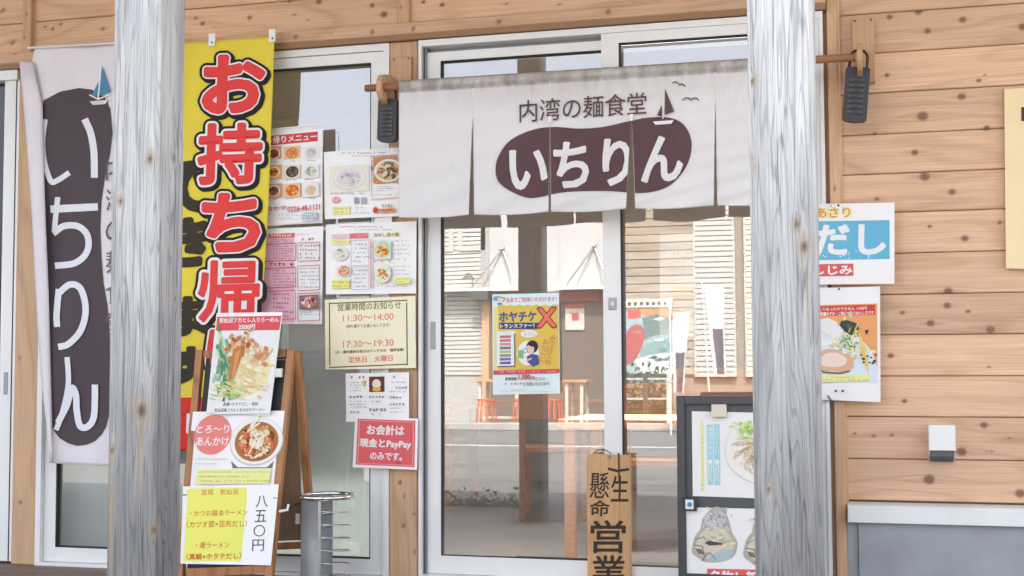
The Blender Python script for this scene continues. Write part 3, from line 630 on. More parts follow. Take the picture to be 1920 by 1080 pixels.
# panel edges: (x at top of slit, y of slit top, left x at hem, right x at hem)
SL = [(748, None, 748, 748), (887, 222, 879, 889), (1031, 226, 1028.5, 1033), (1184, 222, 1174, 1191), (1341, 190, 1338.5, 1345), (1490, None, 1490, 1490)]
def nf(px, py, lift):
    t = (py-TOP(px))/260.0; band = 20
    k = min(max((py-TOP(px))/band, 0), 1)
    bul = .020*math.sin(math.pi*min(k, 1))+.003*math.sin(px*.23+py*.5+2*math.sin(px*.03))*(1-abs(2*k-1)) if k < 1 else 0
    wv = 1.5*t*(.012*math.sin(px*.021+1.0)+.006*math.sin(px*.055+t*2)+.004*math.sin(px*.013*py*.01))
    wr = .0034*math.sin(px*.13+py*.09+3*math.sin(px*.05))*max(0, 1-t*2.0)+.004*math.exp(-((px-1300+py*.35)/9)**2)+.003*math.exp(-((px-700-py*.5)/7)**2)
    return P(px, py, OFN+.004+bul+wv+wr+lift)
CLOTH = bpy.data.materials.new('noren_cloth'); CLOTH.use_nodes = True
def cloth_mat():
    t = CLOTH.node_tree; b = t.nodes['Principled BSDF']; L = t.links.new; b.inputs['Roughness'].default_value = .9
    a = t.nodes.new('ShaderNodeAttribute'); a.attribute_name = 'dirt'; n = t.nodes.new('ShaderNodeTexNoise'); n.inputs['Scale'].default_value = 14; n.inputs['Detail'].default_value = 6
    tc = t.nodes.new('ShaderNodeTexCoord'); mp = t.nodes.new('ShaderNodeMapping'); mp.inputs['Scale'].default_value = (1.8, 1, .7); mp.inputs['Rotation'].default_value = (0, .5, 0); L(tc.outputs['Object'], mp.inputs[0]); L(mp.outputs[0], n.inputs['Vector'])
    r = t.nodes.new('ShaderNodeMapRange'); r.inputs['From Min'].default_value = .3; r.inputs['From Max'].default_value = .7; r.inputs['To Min'].default_value = .45; r.inputs['To Max'].default_value = 1.1; L(n.outputs['Fac'], r.inputs['Value'])
    mu = t.nodes.new('ShaderNodeMath'); mu.operation = 'MULTIPLY'; mu.use_clamp = True; L(a.outputs['Fac'], mu.inputs[0]); L(r.outputs[0], mu.inputs[1])
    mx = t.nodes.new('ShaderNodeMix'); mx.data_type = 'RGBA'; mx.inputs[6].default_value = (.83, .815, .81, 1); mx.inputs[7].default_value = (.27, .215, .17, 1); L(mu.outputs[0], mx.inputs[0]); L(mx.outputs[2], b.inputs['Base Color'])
    n2 = t.nodes.new('ShaderNodeTexNoise'); n2.inputs['Scale'].default_value = 220; L(tc.outputs['Object'], n2.inputs['Vector'])
    bp = t.nodes.new('ShaderNodeBump'); bp.inputs['Strength'].default_value = .25; bp.inputs['Distance'].default_value = .002; L(n2.outputs['Fac'], bp.inputs['Height']); L(bp.outputs[0], b.inputs['Normal'])
    tr = t.nodes.new('ShaderNodeBsdfTranslucent'); tr.inputs[0].default_value = (.5, .47, .43, 1); ms = t.nodes.new('ShaderNodeMixShader'); ms.inputs[0].default_value = .12; o = t.nodes['Material Output']
    L(b.outputs[0], ms.inputs[1]); L(tr.outputs[0], ms.inputs[2]); L(ms.outputs[0], o.inputs[0])
cloth_mat()
NR = thing('shop_curtain', 'white split shop curtain over the door with a brown pebble shaped logo and a sailboat', 'curtain', (P(1100, 250, OFN).x, D-OFN, ZROD))
for i in range(5):
    a, b = SL[i], SL[i+1]; nx_, ny_ = 46, 74; vs = []; dirt = []
    for j in range(ny_+1):
        for k in range(nx_+1):
            u = k/nx_
            # true edges of this panel at this height
            yt = TOP((a[0]+b[0])/2); yh = hem((a[0]+b[0])/2); y_ = yt+(yh-yt)*j/ny_
            def edge(s, side):
                if s[1] is None or y_ < s[1]: return s[0]
                return s[0]+((s[2] if side else s[3])-s[0])*((y_-s[1])/(hem(s[0])-s[1]))**.8
            xl, xr = edge(a, 0), edge(b, 1); px = xl+(xr-xl)*u
            tt = j/ny_; py = TOP(px)*(1-tt)+hem(px)*tt+tt*(-3.5*math.sin(math.pi*u)*-1)*.8
            if j == ny_: py += .9*math.sin(px*.9)
            p = nf(px, py, 0); vs.append(p)
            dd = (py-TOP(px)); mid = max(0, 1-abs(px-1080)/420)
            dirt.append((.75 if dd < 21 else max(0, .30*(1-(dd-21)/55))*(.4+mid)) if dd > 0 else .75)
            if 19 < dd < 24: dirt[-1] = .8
    fs = [(j*(nx_+1)+k, (j+1)*(nx_+1)+k, (j+1)*(nx_+1)+k+1, j*(nx_+1)+k+1) for j in range(ny_) for k in range(nx_)]
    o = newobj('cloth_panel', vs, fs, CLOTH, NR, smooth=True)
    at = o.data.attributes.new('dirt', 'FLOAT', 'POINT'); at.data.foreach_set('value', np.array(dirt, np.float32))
    md = o.modifiers.new('thickness', 'SOLIDIFY'); md.thickness = .0012; md.offset = 1
# rolled pocket behind
def nclip(pts, fs):
    """cut flat print to the panels and into small cells so it follows the cloth"""
    bm = bmesh.new(); vs = [bm.verts.new((x, y, 0)) for x, y in pts]
    for f in fs:
        try: bm.faces.new([vs[i] for i in f])
        except ValueError: pass
    def cut(bmx, p0, p1, out=None):     # out: +1 removes the right-hand side, -1 the left
        d = Vector((p1[0]-p0[0], p1[1]-p0[1], 0)); n = Vector((d.y, -d.x, 0)).normalized()
        if n.x < 0: n = -n
        bmesh.ops.bisect_plane(bmx, geom=bmx.verts[:]+bmx.edges[:]+bmx.faces[:], plane_co=(p0[0], p0[1], 0), plane_no=n, clear_outer=out == 1, clear_inner=out == -1, dist=1e-5)
    xs = [p[0] for p in pts]; ys = [p[1] for p in pts]
    res_ = []
    for i in range(5):
        a, b = SL[i], SL[i+1]
        if max(xs) < a[0]-12 or min(xs) > b[0]+12: continue
        for seg in (0, 1, 2):
            c = bm.copy()
            ysl = 224; ym_ = 224+(hem(a[0])-224)*.45
            lo, hi = ((-9, ysl), (ysl, ym_), (ym_, 999))[seg]
            bmesh.ops.bisect_plane(c, geom=c.verts[:]+c.edges[:]+c.faces[:], plane_co=(0, hi, 0), plane_no=(0, 1, 0), clear_outer=True, dist=1e-5)
            bmesh.ops.bisect_plane(c, geom=c.verts[:]+c.edges[:]+c.faces[:], plane_co=(0, lo, 0), plane_no=(0, 1, 0), clear_inner=True, dist=1e-5)
            def ex_(s, side, yy): return s[0]+((s[2] if side else s[3])-s[0])*(max(0, (yy-ysl)/(hem(s[0])-ysl)))**.8
            y0_, y1_ = (0, ysl) if seg == 0 else (lo, min(hi, hem(a[0])))
            cut(c, (ex_(b, 1, y0_)-(.0 if seg == 0 else .6), y0_), (ex_(b, 1, y1_)-(.0 if seg == 0 else .6), y1_), 1); cut(c, (ex_(a, 0, y0_)+(0 if seg == 0 else .6), y0_), (ex_(a, 0, y1_)+(0 if seg == 0 else .6), y1_), -1)
            if c.faces:
                for gx in range(int(a[0]), int(b[0])+12, 9):
                    if min(xs) < gx < max(xs): bmesh.ops.bisect_plane(c, geom=c.verts[:]+c.edges[:]+c.faces[:], plane_co=(gx, 0, 0), plane_no=(1, 0, 0), dist=1e-5)
                for gy in range(150, 400, 14):
                    if min(ys) < gy < max(ys): bmesh.ops.bisect_plane(c, geom=c.verts[:]+c.edges[:]+c.faces[:], plane_co=(0, gy, 0), plane_no=(0, 1, 0), dist=1e-5)
                c.verts.index_update(); res_.append(([(v.co.x, v.co.y) for v in c.verts], [tuple(v.index for v in f.verts) for f in c.faces]))
            c.free()
    bm.free(); return res_
S = Surf(NR, nf, (1, -.068), (0, 1), nclip); S.lift = .0060
BR = (92, 66, 70)
def spline(pts, n=8):
    out = []; m_ = len(pts)
    for i in range(m_):
        p0, p1, p2, p3 = (np.array(pts[(i+k-1) % m_], float) for k in range(4))
        for k in range(n):
            t = k/n; out.append(tuple(.5*((2*p1)+(-p0+p2)*t+(2*p0-5*p1+4*p2-p3)*t*t+(-p0+3*p1-3*p2+p3)*t**3)))
    return out
S.poly(spline([(929, 320), (935, 292), (958, 262), (1000, 243), (1040, 238), (1085, 241), (1130, 238), (1180, 227), (1220, 220), (1262, 222), (1287, 240), (1297, 272), (1288, 310), (1262, 343), (1230, 358), (1190, 362), (1140, 358), (1060, 360), (1010, 370), (985, 370), (955, 357), (936, 342)], 5), BR)
S.up(.0035); S.text('いちりん', 955, 262, 1280, 350, (226, 223, 222), .035)
S.text('内湾の麺食堂', 974, 180, 1212, 222, BR, .004)
S.poly([(1247, 166), (1264, 209), (1247, 215)], BR); S.poly([(1241, 196), (1242, 219), (1232, 216)], BR); S.up(.0006); S.stroke([(1244, 168), (1243, 222)], 2.2, (232, 230, 228))
S.up(.0004); S.poly([(1224, 228), (1263, 225), (1259, 232), (1229, 234)], (230, 227, 226))
S.stroke([(1261, 156), (1266, 153), (1272, 156), (1274, 159), (1279, 157), (1285, 162)], 2, BR); S.stroke([(1280, 188), (1286, 183), (1292, 184), (1295, 188), (1300, 184), (1306, 184), (1310, 188)], 2, BR)
S.done()
for sx, ye in ((887, 224), (1031, 222), (1184, 218), (1341, 190)):
    vs = []; y_ = TOP(sx)+22; n_ = 0
    while y_ <= ye:
        vs += [nf(sx-1.6, y_, .0008), nf(sx, y_, .0045), nf(sx+1.6, y_, .0008)]; y_ += 3; n_ += 1
    newobj('seam', vs, [(3*i+k, 3*i+3+k, 3*i+4+k, 3*i+1+k) for i in range(n_-1) for k in (0, 1)], CLOTH, NR)
for sx, syy in ((1031, 223), (1184, 219)):
    q = MB(); p = P(sx, syy, OFN+.02); q.box(p.x-.008, p.x+.008, p.y-.001, p.y, p.z-.016, p.z+.012)
    q.build('reinforcing_tab', mat('white_tab', (.8, .79, .76), .8), NR)

# brackets
def bracket(pl, arm, off_arm, label):
    x0, y0, x1, y1 = pl; a = P(x0, y0, .03); b = P(x1, y1, .03)
    t = thing('rod_bracket', label, 'bracket', ((a.x+b.x)/2, D-.035, (a.z+b.z)/2), 'wooden brackets for the curtain rod')
    s = MB(); s.box(a.x, b.x, D-.052, D-.031 if x0 < 900 else D-.001, b.z, a.z, 0, .003); s.build('back_plate', PINEB, t)
    for sx in (a.x+.012, b.x-.012):
        s = MB(); s.tube([(sx, D-.052, a.z-.012), (sx, D-.054, a.z-.012)], .004, 8)
        s.build('screw', mat('dark_screw', (.08, .05, .04), .4, .8), t)
    xc = arm; th = .022; yb = D-.052; R_ = .028
    ring = []
    # side outline of the arm in (y, z): reaches out to the rod and wraps round it
    prof = [(yb, ZROD+.062), (yb-.05, ZROD+.075), (D-OFN+.02, ZROD+.062), (D-OFN-.02, ZROD+.05), (D-OFN-.045, ZROD+.02), (D-OFN-.045, ZROD-.025), (D-OFN-.02, ZROD-.055), (D-OFN+.03, ZROD-.07), (yb-.04, ZROD-.075), (yb, ZROD-.06)]
    n_ = 28; outer = []; inner = []
    cx0, cz0 = D-OFN, ZROD
    for k in range(n_):
        an = 2*math.pi*k/n_; dx, dz = math.cos(an), math.sin(an)
        best = 9
        for (ya, za), (yb2, zb2) in zip(prof, prof[1:]+prof[:1]):
            den = dx*(zb2-za)-dz*(yb2-ya)
            if abs(den) < 1e-9: continue
            t1 = ((ya-cx0)*(zb2-za)-(za-cz0)*(yb2-ya))/den; t2 = ((ya-cx0)*dz-(za-cz0)*dx)/den
            if t1 > 0 and 0 <= t2 <= 1: best = min(best, t1)
        outer.append((cx0+dx*best, cz0+dz*best)); inner.append((cx0+dx*.0185, cz0+dz*.0185))
    vs = [(xc+e, y_, z_) for e in (-th/2, th/2) for lst in (outer, inner) for y_, z_ in lst]; fs = []
    for k in range(n_):
        k2 = (k+1) % n_
        fs += [(k, k2, n_+k2, n_+k), (2*n_+k, 3*n_+k, 3*n_+k2, 2*n_+k2), (k, 2*n_+k, 2*n_+k2, k2), (n_+k, n_+k2, 3*n_+k2, 3*n_+k)]
    newobj('arm', vs, fs, PINEB, t)
    return t
bracket((737, 109, 774, 205), P(727, 150, .15).x, 0, 'pale wooden bracket with a hooked arm at the left end of the curtain rod')
bracket((1597, 37, 1641, 155), P(1612, 95, .15).x, 0, 'pale wooden bracket with a hooked arm on the siding right of the door')
# ribbed padlock-like boxes hanging from the brackets
def hanger(x0, x1, y0, y1, ytop, label, tilt, first=None):
    o_ = .16; a, b = P(x0, y0, o_), P(x1, y1, o_); cx = (a.x+b.x)/2; wd = b.x-a.x; h = a.z-b.z; zt = a.z
    t = thing('hanging_lock', label, 'lock', (cx, D-o_, zt), 'black ribbed locks hung on the rod brackets')
    s = MB(); dp = .04; y0_ = D-o_-dp/2; y1_ = y0_+dp
    s.prism([(cx-wd*.42, y0_, zt), (cx+wd*.42, y0_, zt), (cx+wd*.5, y0_, zt-.008), (cx+wd*.5, y0_, b.z+.008), (cx+wd*.38, y0_, b.z-.002), (cx, y0_, b.z-.006), (cx-wd*.38, y0_, b.z-.002), (cx-wd*.5, y0_, b.z+.008), (cx-wd*.5, y0_, zt-.008)], (0, dp, 0)); s.build('body', BLACKP, t)
    n_ = 7
    for k in range(n_):
        r = MB(); zc = zt-h*.22-h*.70*k/n_
        r.prism([(cx-wd*.32, y0_-.005, zc), (cx, y0_-.007, zc-.004), (cx+wd*.32, y0_-.005, zc), (cx+wd*.32, y0_-.004, zc-.012), (cx, y0_-.005, zc-.016), (cx-wd*.32, y0_-.004, zc-.012)], (0, .006, 0)); r.build('rib', mat('rib_plastic', (.045, .046, .05), .35), t)
    s = MB(); r_ = wd*.36; zz = P(x0, ytop, o_).z-r_
    pts = [(cx-r_, D-o_, zt-.005), (cx-r_, D-o_, zz)]+[(cx+r_*math.cos(math.pi-math.pi*k/10), D-o_, zz+r_*math.sin(math.pi*k/10)) for k in range(1, 10)]+[(cx+r_, D-o_, zz), (cx+r_, D-o_, zt-.005)]
    s.tube(pts, .0055, 8); s.build('shackle', BLACKP, t)
    t.rotation_euler = (0, tilt, 0)
hanger(1586, 1634, 129, 226, 95, 'black ribbed lock hanging below the right bracket on the pine siding', .09)
hanger(712, 747, 188, 264, 165, 'black ribbed lock hanging at the left end of the white curtain', .03)

# ================================================================== BANNERS
def banner(name, label, left, right, y0, y1, off, m_, ymid_tilt=0, amp=.02, seed=0, nx_=60, ny_=110):
    """left/right: functions of t (0 top, 1 foot) giving photo x; y0/y1: (left, right)"""
    def wave(px, py): return amp*(math.sin(px*.028+seed+py*.004)*.6+.5*math.sin(px*.055+py*.011+seed*2)+.25*math.sin(py*.02+px*.01))
    def fn(px, py, lift): return P(px, py, off+wave(px, py)+lift)
    vs = []
    for j in range(ny_+1):
        t = j/ny_
        for k in range(nx_+1):
            u = k/nx_; xl, xr = left(t), right(t); px = xl+(xr-xl)*u; py = (y0[0]*(1-u)+y0[1]*u)*(1-t)+(y1[0]*(1-u)+y1[1]*u)*t
            vs.append(fn(px, py, 0))
    fs = [(j*(nx_+1)+k, (j+1)*(nx_+1)+k, (j+1)*(nx_+1)+k+1, j*(nx_+1)+k+1) for j in range(ny_) for k in range(nx_)]
    o = newobj(name, vs, fs, m_, None, loc=fn((left(0)+right(0))/2, y0[0], 0), smooth=True); tag(o, label, 'banner')
    md = o.modifiers.new('thickness', 'SOLIDIFY'); md.thickness = .001; md.offset = 1
    return o, fn
def interp(ks):
    def f(t):
        for (t0, v0), (t1, v1) in zip(ks, ks[1:]):
            if t <= t1: return v0+(v1-v0)*(t-t0)/(t1-t0)
        return ks[-1][1]
    return f
def gridclip(step):
    def c(pts, fs):
        bm = bmesh.new(); vs = [bm.verts.new((x, y, 0)) for x, y in pts]
        for f in fs:
            try: bm.faces.new([vs[i] for i in f])
            except ValueError: pass
        for ax in (0, 1):
            lo, hi = min(p[ax] for p in pts), max(p[ax] for p in pts); k = math.ceil(lo/step)*step
            while k < hi:
                bmesh.ops.bisect_plane(bm, geom=bm.verts[:]+bm.edges[:]+bm.faces[:], plane_co=(k, 0, 0) if ax == 0 else (0, k, 0), plane_no=(1, 0, 0) if ax == 0 else (0, 1, 0), dist=1e-5); k += step
        bm.verts.index_update(); r = [([(v.co.x, v.co.y) for v in bm.verts], [tuple(v.index for v in f.verts) for f in bm.faces])]; bm.free(); return r
    return c
YEL = mat('yellow_cloth', s2l((226, 206, 66)), .8, noise=.06, nscale=5)
RED, WH, BK = (222, 66, 64), (240, 238, 235), (30, 24, 24)
# yellow take-out banner: hangs from tabs on a line under the lintel, foot swung to the left
yb, yfn = banner('take_out_banner', 'yellow banner with big red characters hanging behind the menu board', interp([(0, 262), (.5, 258), (1, 238)]), interp([(0, 515), (.45, 504), (.65, 496), (1, 470)]), (86, 68), (760, 745), .125, YEL, amp=.012, seed=1.4)
S = Surf(yb, yfn, (1, -.03), (-.035, 1), gridclip(9)); S.lift = .0042
def big(ch, x0, y0, x1, y1, g_=5.4):
    # black rim and offset shade, white rim, red body
    S.text(ch, x0, y0, x1, y1, BK, 0, grow=13, shift=(3.5, 3.5)); S.up(.0006); S.text(ch, x0, y0, x1, y1, BK, 0, grow=13)
    S.up(.001)
    S.text(ch, x0, y0, x1, y1, WH, 0, grow=8.2); S.up(.001); S.text(ch, x0, y0, x1, y1, RED, 0, grow=g_); S.lift = .0042
big('お', 384, 107, 492, 208); big('持', 374, 234, 488, 342, 4.2); big('ち', 382, 366, 484, 468); big('帰', 374, 490, 484, 600, 3.0); big('り', 392, 622, 452, 716)
BKS = (52, 47, 30)
for ch, a, b in (('で', 300, 398), ('き', 408, 500), ('ま', 556, 630), ('す', 650, 720)):
    S.text(ch, 306-(a-300)*.0, a, 394, b, BKS, .07)
S.rect(232, 745, 482, 775, (214, 50, 48))
S.done()
# the banner's own red foot
rb, rfn = banner('banner_foot', 'red foot of the take-out banner with white print', interp([(0, 238), (1, 235)]), interp([(0, 470), (1, 462)]), (760, 745), (850, 840), .125, mat('red_cloth', s2l((212, 48, 46)), .8), amp=.012, seed=1.4, nx_=40, ny_=12)
S = Surf(rb, rfn, (1, -.03), (-.035, 1), gridclip(9)); S.lift = .0042
S.text('り', 338, 768, 362, 815, WH, .05); S.text('便', 250, 768, 320, 815, WH, .05); S.d.clear(); S.text('1', 350, 766, 360, 812, WH, .05)
S.rect(345, 766, 358, 772, WH); S.done()
for k in ('label', 'category'): del rb[k]
rb.parent = yb; rb.location = Vector(rb['_base'])-Vector(yb['_base']); rb.name = 'banner_foot'
for tx, ty in ((397, 74), (510, 66)):
    q = MB(); a = P(tx-6, ty-11, .142); b = P(tx+6, ty+12, .142)
    q.box(a.x, b.x, a.y, a.y+.002, b.z, a.z); o = q.build('tab', mat('white_tape', (.8, .8, .79), .5), yb)
    q = MB(); c = P(tx+1, ty+6, .145); q.tube([(c.x, c.y-.001, c.z), (c.x, c.y-.004, c.z)], .0045, 8); q.build('pin', mat('pin_%d' % tx, (.08, .25, .08) if tx < 400 else (.03, .03, .04), .4), yb)
# white banner
WCL = mat('white_banner_cloth', s2l((222, 217, 222)), .85, noise=.05, nscale=6)
wb, wfn = banner('logo_banner', 'white vertical banner with a dark logo and blue sailboat, left of the post', interp([(0, 66), (.03, 60), (.6, 76), (1, 92)]), interp([(0, 330), (1, 300)]), (91, 78), (868, 880), .14, WCL, amp=.018, seed=.3)
S = Surf(wb, wfn, (1, -.01), (.02, 1), gridclip(9)); S.lift = .0042
DK, LT = (78, 66, 71), (222, 224, 230)
S.poly([(78, 205), (82, 188), (112, 172), (148, 165), (172, 168), (196, 182), (207, 205), (211, 250), (206, 290), (197, 330), (190, 378), (188, 430), (190, 480), (194, 530), (202, 575), (206, 640), (206, 740), (204, 780), (199, 800), (190, 815), (178, 827), (162, 834), (144, 836), (127, 831), (112, 822), (101, 808), (95, 792), (93, 640), (88, 540), (82, 400), (79, 300)], DK)
S.up(.001)
def band(pts, w_):
    o = [pts[0]]+list(pts)+[pts[-1]]; out = []
    for i in range(len(pts)-1):
        p0, p1, p2, p3 = (np.array(o[i+k], float) for k in range(4))
        for k in range(6): t = k/6; out.append(tuple(.5*((2*p1)+(-p0+p2)*t+(2*p0-5*p1+4*p2-p3)*t*t+(-p0+3*p1-3*p2+p3)*t**3)))
    S.stroke(out+[pts[-1]], w_, LT)
# brush-round hiragana i chi ri n, drawn as strokes and cut by the fold on their left
band([(84, 226), (80, 260), (81, 290), (86, 315), (96, 340), (108, 338), (128, 325)], 10); band([(160, 226), (170, 250), (176, 285), (177, 330)], 13)
band([(98, 392), (180, 388)], 14); band([(108, 372), (104, 410), (102, 432)], 10); band([(102, 436), (120, 424), (145, 424), (162, 438), (166, 460), (158, 480), (138, 494), (106, 498)], 12)
band([(110, 545), (106, 590), (107, 610)], 12); band([(110, 550), (130, 534), (148, 538), (158, 560), (160, 590), (150, 622), (128, 645), (112, 650)], 12)
band([(126, 672), (128, 720), (118, 770), (106, 804)], 10); band([(110, 790), (126, 758), (134, 728), (142, 740), (144, 770), (150, 798), (164, 800), (176, 780), (178, 724)], 12)
S.up(.0005)
S.poly([(191, 123), (207, 172), (186, 180)], (74, 130, 168)); S.poly([(185, 152), (184, 180), (171, 180)], (78, 136, 172)); S.stroke([(189, 128), (184, 184)], 2.5, (236, 236, 240))
S.up(.0005); S.poly([(168, 190), (202, 187), (198, 195), (174, 197)], (214, 205, 196)); S.stroke([(168, 178), (184, 186), (204, 178)], 2.5, (236, 236, 240))
for i, ch in enumerate('内湾の麺食堂'):
    S.text(ch, 198, 296+i*58, 240, 338+i*58, (96, 88, 94), .0)
S.done()
# folded-over edge of the white banner
q = MB(); L0 = [(36, 116), (44, 200), (52, 300), (60, 420), (66, 540), (72, 640), (80, 740), (92, 840), (93, 866)]; R0 = [(62, 118), (80, 200), (82, 300), (86, 420), (91, 540), (94, 640), (97, 740), (99, 840), (100, 866)]
vs = []
for (xl, yl), (xr, yr) in zip(L0, R0):
    for k in range(7):
        u = k/6; x_ = xl+(xr-xl)*u; vs.append(P(x_, yl, .14+.015*math.sin(u*math.pi)+.02))
fs = [(j*7+k, (j+1)*7+k, (j+1)*7+k+1, j*7+k+1) for j in range(len(L0)-1) for k in range(6)]
o = newobj('folded_edge', vs, fs, WCL, wb, smooth=True); md = o.modifiers.new('thickness', 'SOLIDIFY'); md.thickness = .001
q = MB(); c0, c1_ = P(52, 90, .15), P(330, 74, .15); q.tube([c0, c1_], .006, 8); q.build('banner_bar', mat('white_bar', (.7, .7, .7), .4), wb)

# ================================================================== NOTICES ON THE WINDOW
PK = (196, 84, 92)
def tape(root, S, pts):
    for x0, y0, x1, y1 in pts: S.rect(x0, y0, x1, y1, (235, 235, 228), 'tape')
# 1 take-out menu
o, S = sheet('menu_sheet', 'take-out menu with food photos under a red heading, beside the yellow banner', 'menu', [(478, 244), (606, 232), (604, 418), (478, 424)], .052, PAPER, group='notices taped to the side window')
S.rect(478, 252, 596, 270, (206, 70, 78)); S.text('お持ち帰りメニュー', 470, 254, 594, 268, (245, 238, 236), .03)
FC = [[(150, 70, 40), (96, 50, 36), (196, 120, 70)], [(222, 140, 80), (236, 170, 110), (206, 110, 60)], [(210, 200, 200), (180, 170, 172)], [(220, 150, 60), (190, 90, 40), (120, 60, 40)], [(70, 62, 56), (96, 84, 70), (130, 112, 90)], [(170, 180, 170), (220, 220, 190), (120, 130, 130)], [(120, 90, 70), (70, 60, 56), (190, 110, 90)], [(206, 90, 40), (240, 180, 70), (230, 130, 50)], [(230, 190, 150), (180, 190, 190), (210, 190, 90)]]
for i in range(9):
    r, c = divmod(i, 3); x0 = 497+c*35; y0 = 275+r*35-c*1.0
    S.rect(x0, y0, x0+31, y0+(26 if r else 24), [(216, 150, 110), (232, 190, 150), (236, 232, 228)][c] if r != 1 else [(226, 160, 70), (222, 214, 200), (236, 236, 230)][c])
    S.food(x0+16, y0+13, 12, 10.5, FC[i][0], FC[i], 26, rim=(236, 230, 224) if c != 1 else None, size=.3, seed=i+3)
    S.lines(x0+6, y0+26, x0+24, y0+31, 1, (90, 70, 66))
S.text('お問い合わせ', 462, 388, 537, 396, (206, 84, 80), .03); S.text('0226-48-1121', 539, 385, 600, 395, (206, 84, 80), .03)
S.lines(488, 399, 512, 415, 3, (130, 100, 96)); S.lines(520, 399, 560, 413, 4, (130, 100, 96)); S.rect(566, 397, 594, 414, (206, 214, 220)); S.lines(567, 398, 593, 412, 3, (60, 70, 84), .7)
S.outline(478, 240, 605, 421, 1.2, (200, 198, 192)); S.done()
# 2 pink price list
o, S = sheet('menu_sheet', 'pink price list with boxed columns and one small photo, below the take-out menu', 'menu', [(478, 430), (606, 424), (604, 608), (478, 606)], .052, PAPER, group='notices taped to the side window')
S.rect(480, 438, 552, 606, (226, 178, 194)); S.rect(504, 438, 553, 446, (216, 110, 96)); S.lines(508, 439, 552, 445, 1, (246, 230, 226), .8)
S.lines(556, 437, 598, 442, 1, (206, 110, 110)); S.lines(506, 448, 552, 455, 2, (80, 60, 66), .7); S.lines(566, 446, 596, 452, 1, (60, 50, 54), .95)
for y0, y1 in ((457, 490), (502, 540), (545, 600)): S.outline(478, y0, 555, y1, 1.4, (196, 70, 92)); S.lines(512, y0+3, 553, y1-3, 6, (122, 60, 80), .6, .85)
S.lines(506, 492, 552, 500, 1, (66, 40, 50), .9)
for y0, y1 in ((454, 490), (497, 545), (549, 602)): S.outline(558, y0, 600, y1, 1.4, (196, 80, 98))
S.lines(562, 457, 598, 488, 4, (70, 60, 72), .6); S.lines(562, 500, 598, 542, 6, (96, 86, 96), .5)
S.rect(561, 553, 597, 580, (120, 100, 104)); S.food(579, 566, 16, 12, (170, 110, 110), [(230, 220, 220), (200, 80, 90), (70, 60, 70), (220, 190, 120)], 40, None, .22, 8); S.lines(562, 583, 597, 592, 2, (90, 110, 120), .6)
S.done()
# 3 two-page menu behind curtain edge
o, S = sheet('menu_sheet', 'pale menu with a faded noodle bowl and a brown soup photo, half behind the curtain', 'menu', [(607, 285), (781, 274), (781, 404), (609, 411)], .052, PAPER, group='notices taped to the side window')
S.lines(640, 284, 745, 290, 1, (110, 100, 100), .6); S.lines(660, 290, 740, 295, 1, (190, 130, 120), .5)
S.rect(618, 310, 692, 360, (238, 230, 208)); S.food(655, 334, 30, 22, (226, 218, 214), [(206, 196, 204), (190, 180, 196), (226, 214, 206), (176, 170, 186)], 40, (242, 240, 236), .2, 4)
S.lines(620, 360, 690, 366, 1, (220, 110, 100), .6); S.food(630, 375, 8, 6, (220, 150, 150), [(240, 200, 200)], 8, None, .3); S.rect(624, 387, 656, 402, (236, 236, 150)); S.lines(626, 389, 654, 401, 2, (150, 150, 60), .5)
S.rect(664, 370, 672, 382, (150, 154, 170)); S.rect(677, 370, 687, 382, (170, 176, 190)); S.lines(662, 386, 690, 402, 3, (120, 120, 130), .5)
S.outline(696, 290, 778, 372, 1, (206, 96, 110)); S.rect(700, 294, 745, 343, (206, 140, 84)); S.rect(745, 294, 776, 343, (196, 180, 170)); S.food(728, 320, 27, 22, (214, 176, 130), [(226, 206, 180), (120, 80, 60), (96, 76, 66), (180, 130, 90), (110, 130, 80)], 40, (238, 232, 226), .3, 6)
S.vtext('ラーメン', 697, 300, 342, 3, (120, 90, 90)); S.lines(706, 348, 742, 360, 3, (90, 80, 84), .5); S.lines(704, 363, 742, 368, 1, (190, 90, 96), .6)
S.disc(704, 394, 5, 6, (206, 80, 50)); S.rect(711, 391, 740, 398, (232, 150, 90)); S.text('ワンタン', 716, 382, 736, 390, (130, 140, 50), .04); S.lines(712, 392, 740, 397, 1, (190, 50, 40), .9)
S.done()
# 4 two-page menu
o, S = sheet('menu_sheet', 'open two-page menu with small dish photos and yellow boxes, above the opening hours', 'menu', [(611, 421), (781, 415), (780, 550), (611, 552)], .052, PAPER, group='notices taped to the side window')
S.lines(636, 423, 745, 428, 1, (190, 110, 130), .6); S.lines(655, 429, 735, 433, 1, (150, 150, 70), .6); S.rect(622, 439, 650, 447, (238, 200, 196)); S.rect(655, 437, 690, 447, (226, 140, 140)); S.lines(656, 438, 690, 446, 2, (200, 40, 50), .7); S.text('冷やし坦々麺', 700, 436, 748, 444, (196, 160, 40), .03)
S.rect(620, 449, 656, 459, (238, 234, 160)); S.lines(622, 451, 655, 457, 1, (170, 120, 90), .5)
S.food(639, 476, 15, 13, (220, 220, 206), [(150, 170, 120), (196, 196, 180), (230, 226, 210)], 24, (240, 240, 236), .25, 2); S.food(645, 508, 14, 12, (216, 150, 120), [(206, 100, 70), (230, 190, 150)], 20, (242, 240, 238), .3, 3)
S.rect(622, 524, 656, 541, (236, 232, 130)); S.lines(624, 526, 655, 540, 2, (150, 150, 60), .5)
S.outline(658, 450, 692, 498, .8, (170, 170, 178)); S.lines(662, 454, 690, 494, 5, (110, 106, 120), .45); S.outline(658, 500, 692, 543, .8, (170, 170, 178)); S.lines(662, 503, 690, 541, 5, (110, 106, 120), .45)
S.rect(694, 448, 697, 540, (240, 176, 180)); S.lines(694, 449, 697, 540, 20, (210, 70, 80), .5)
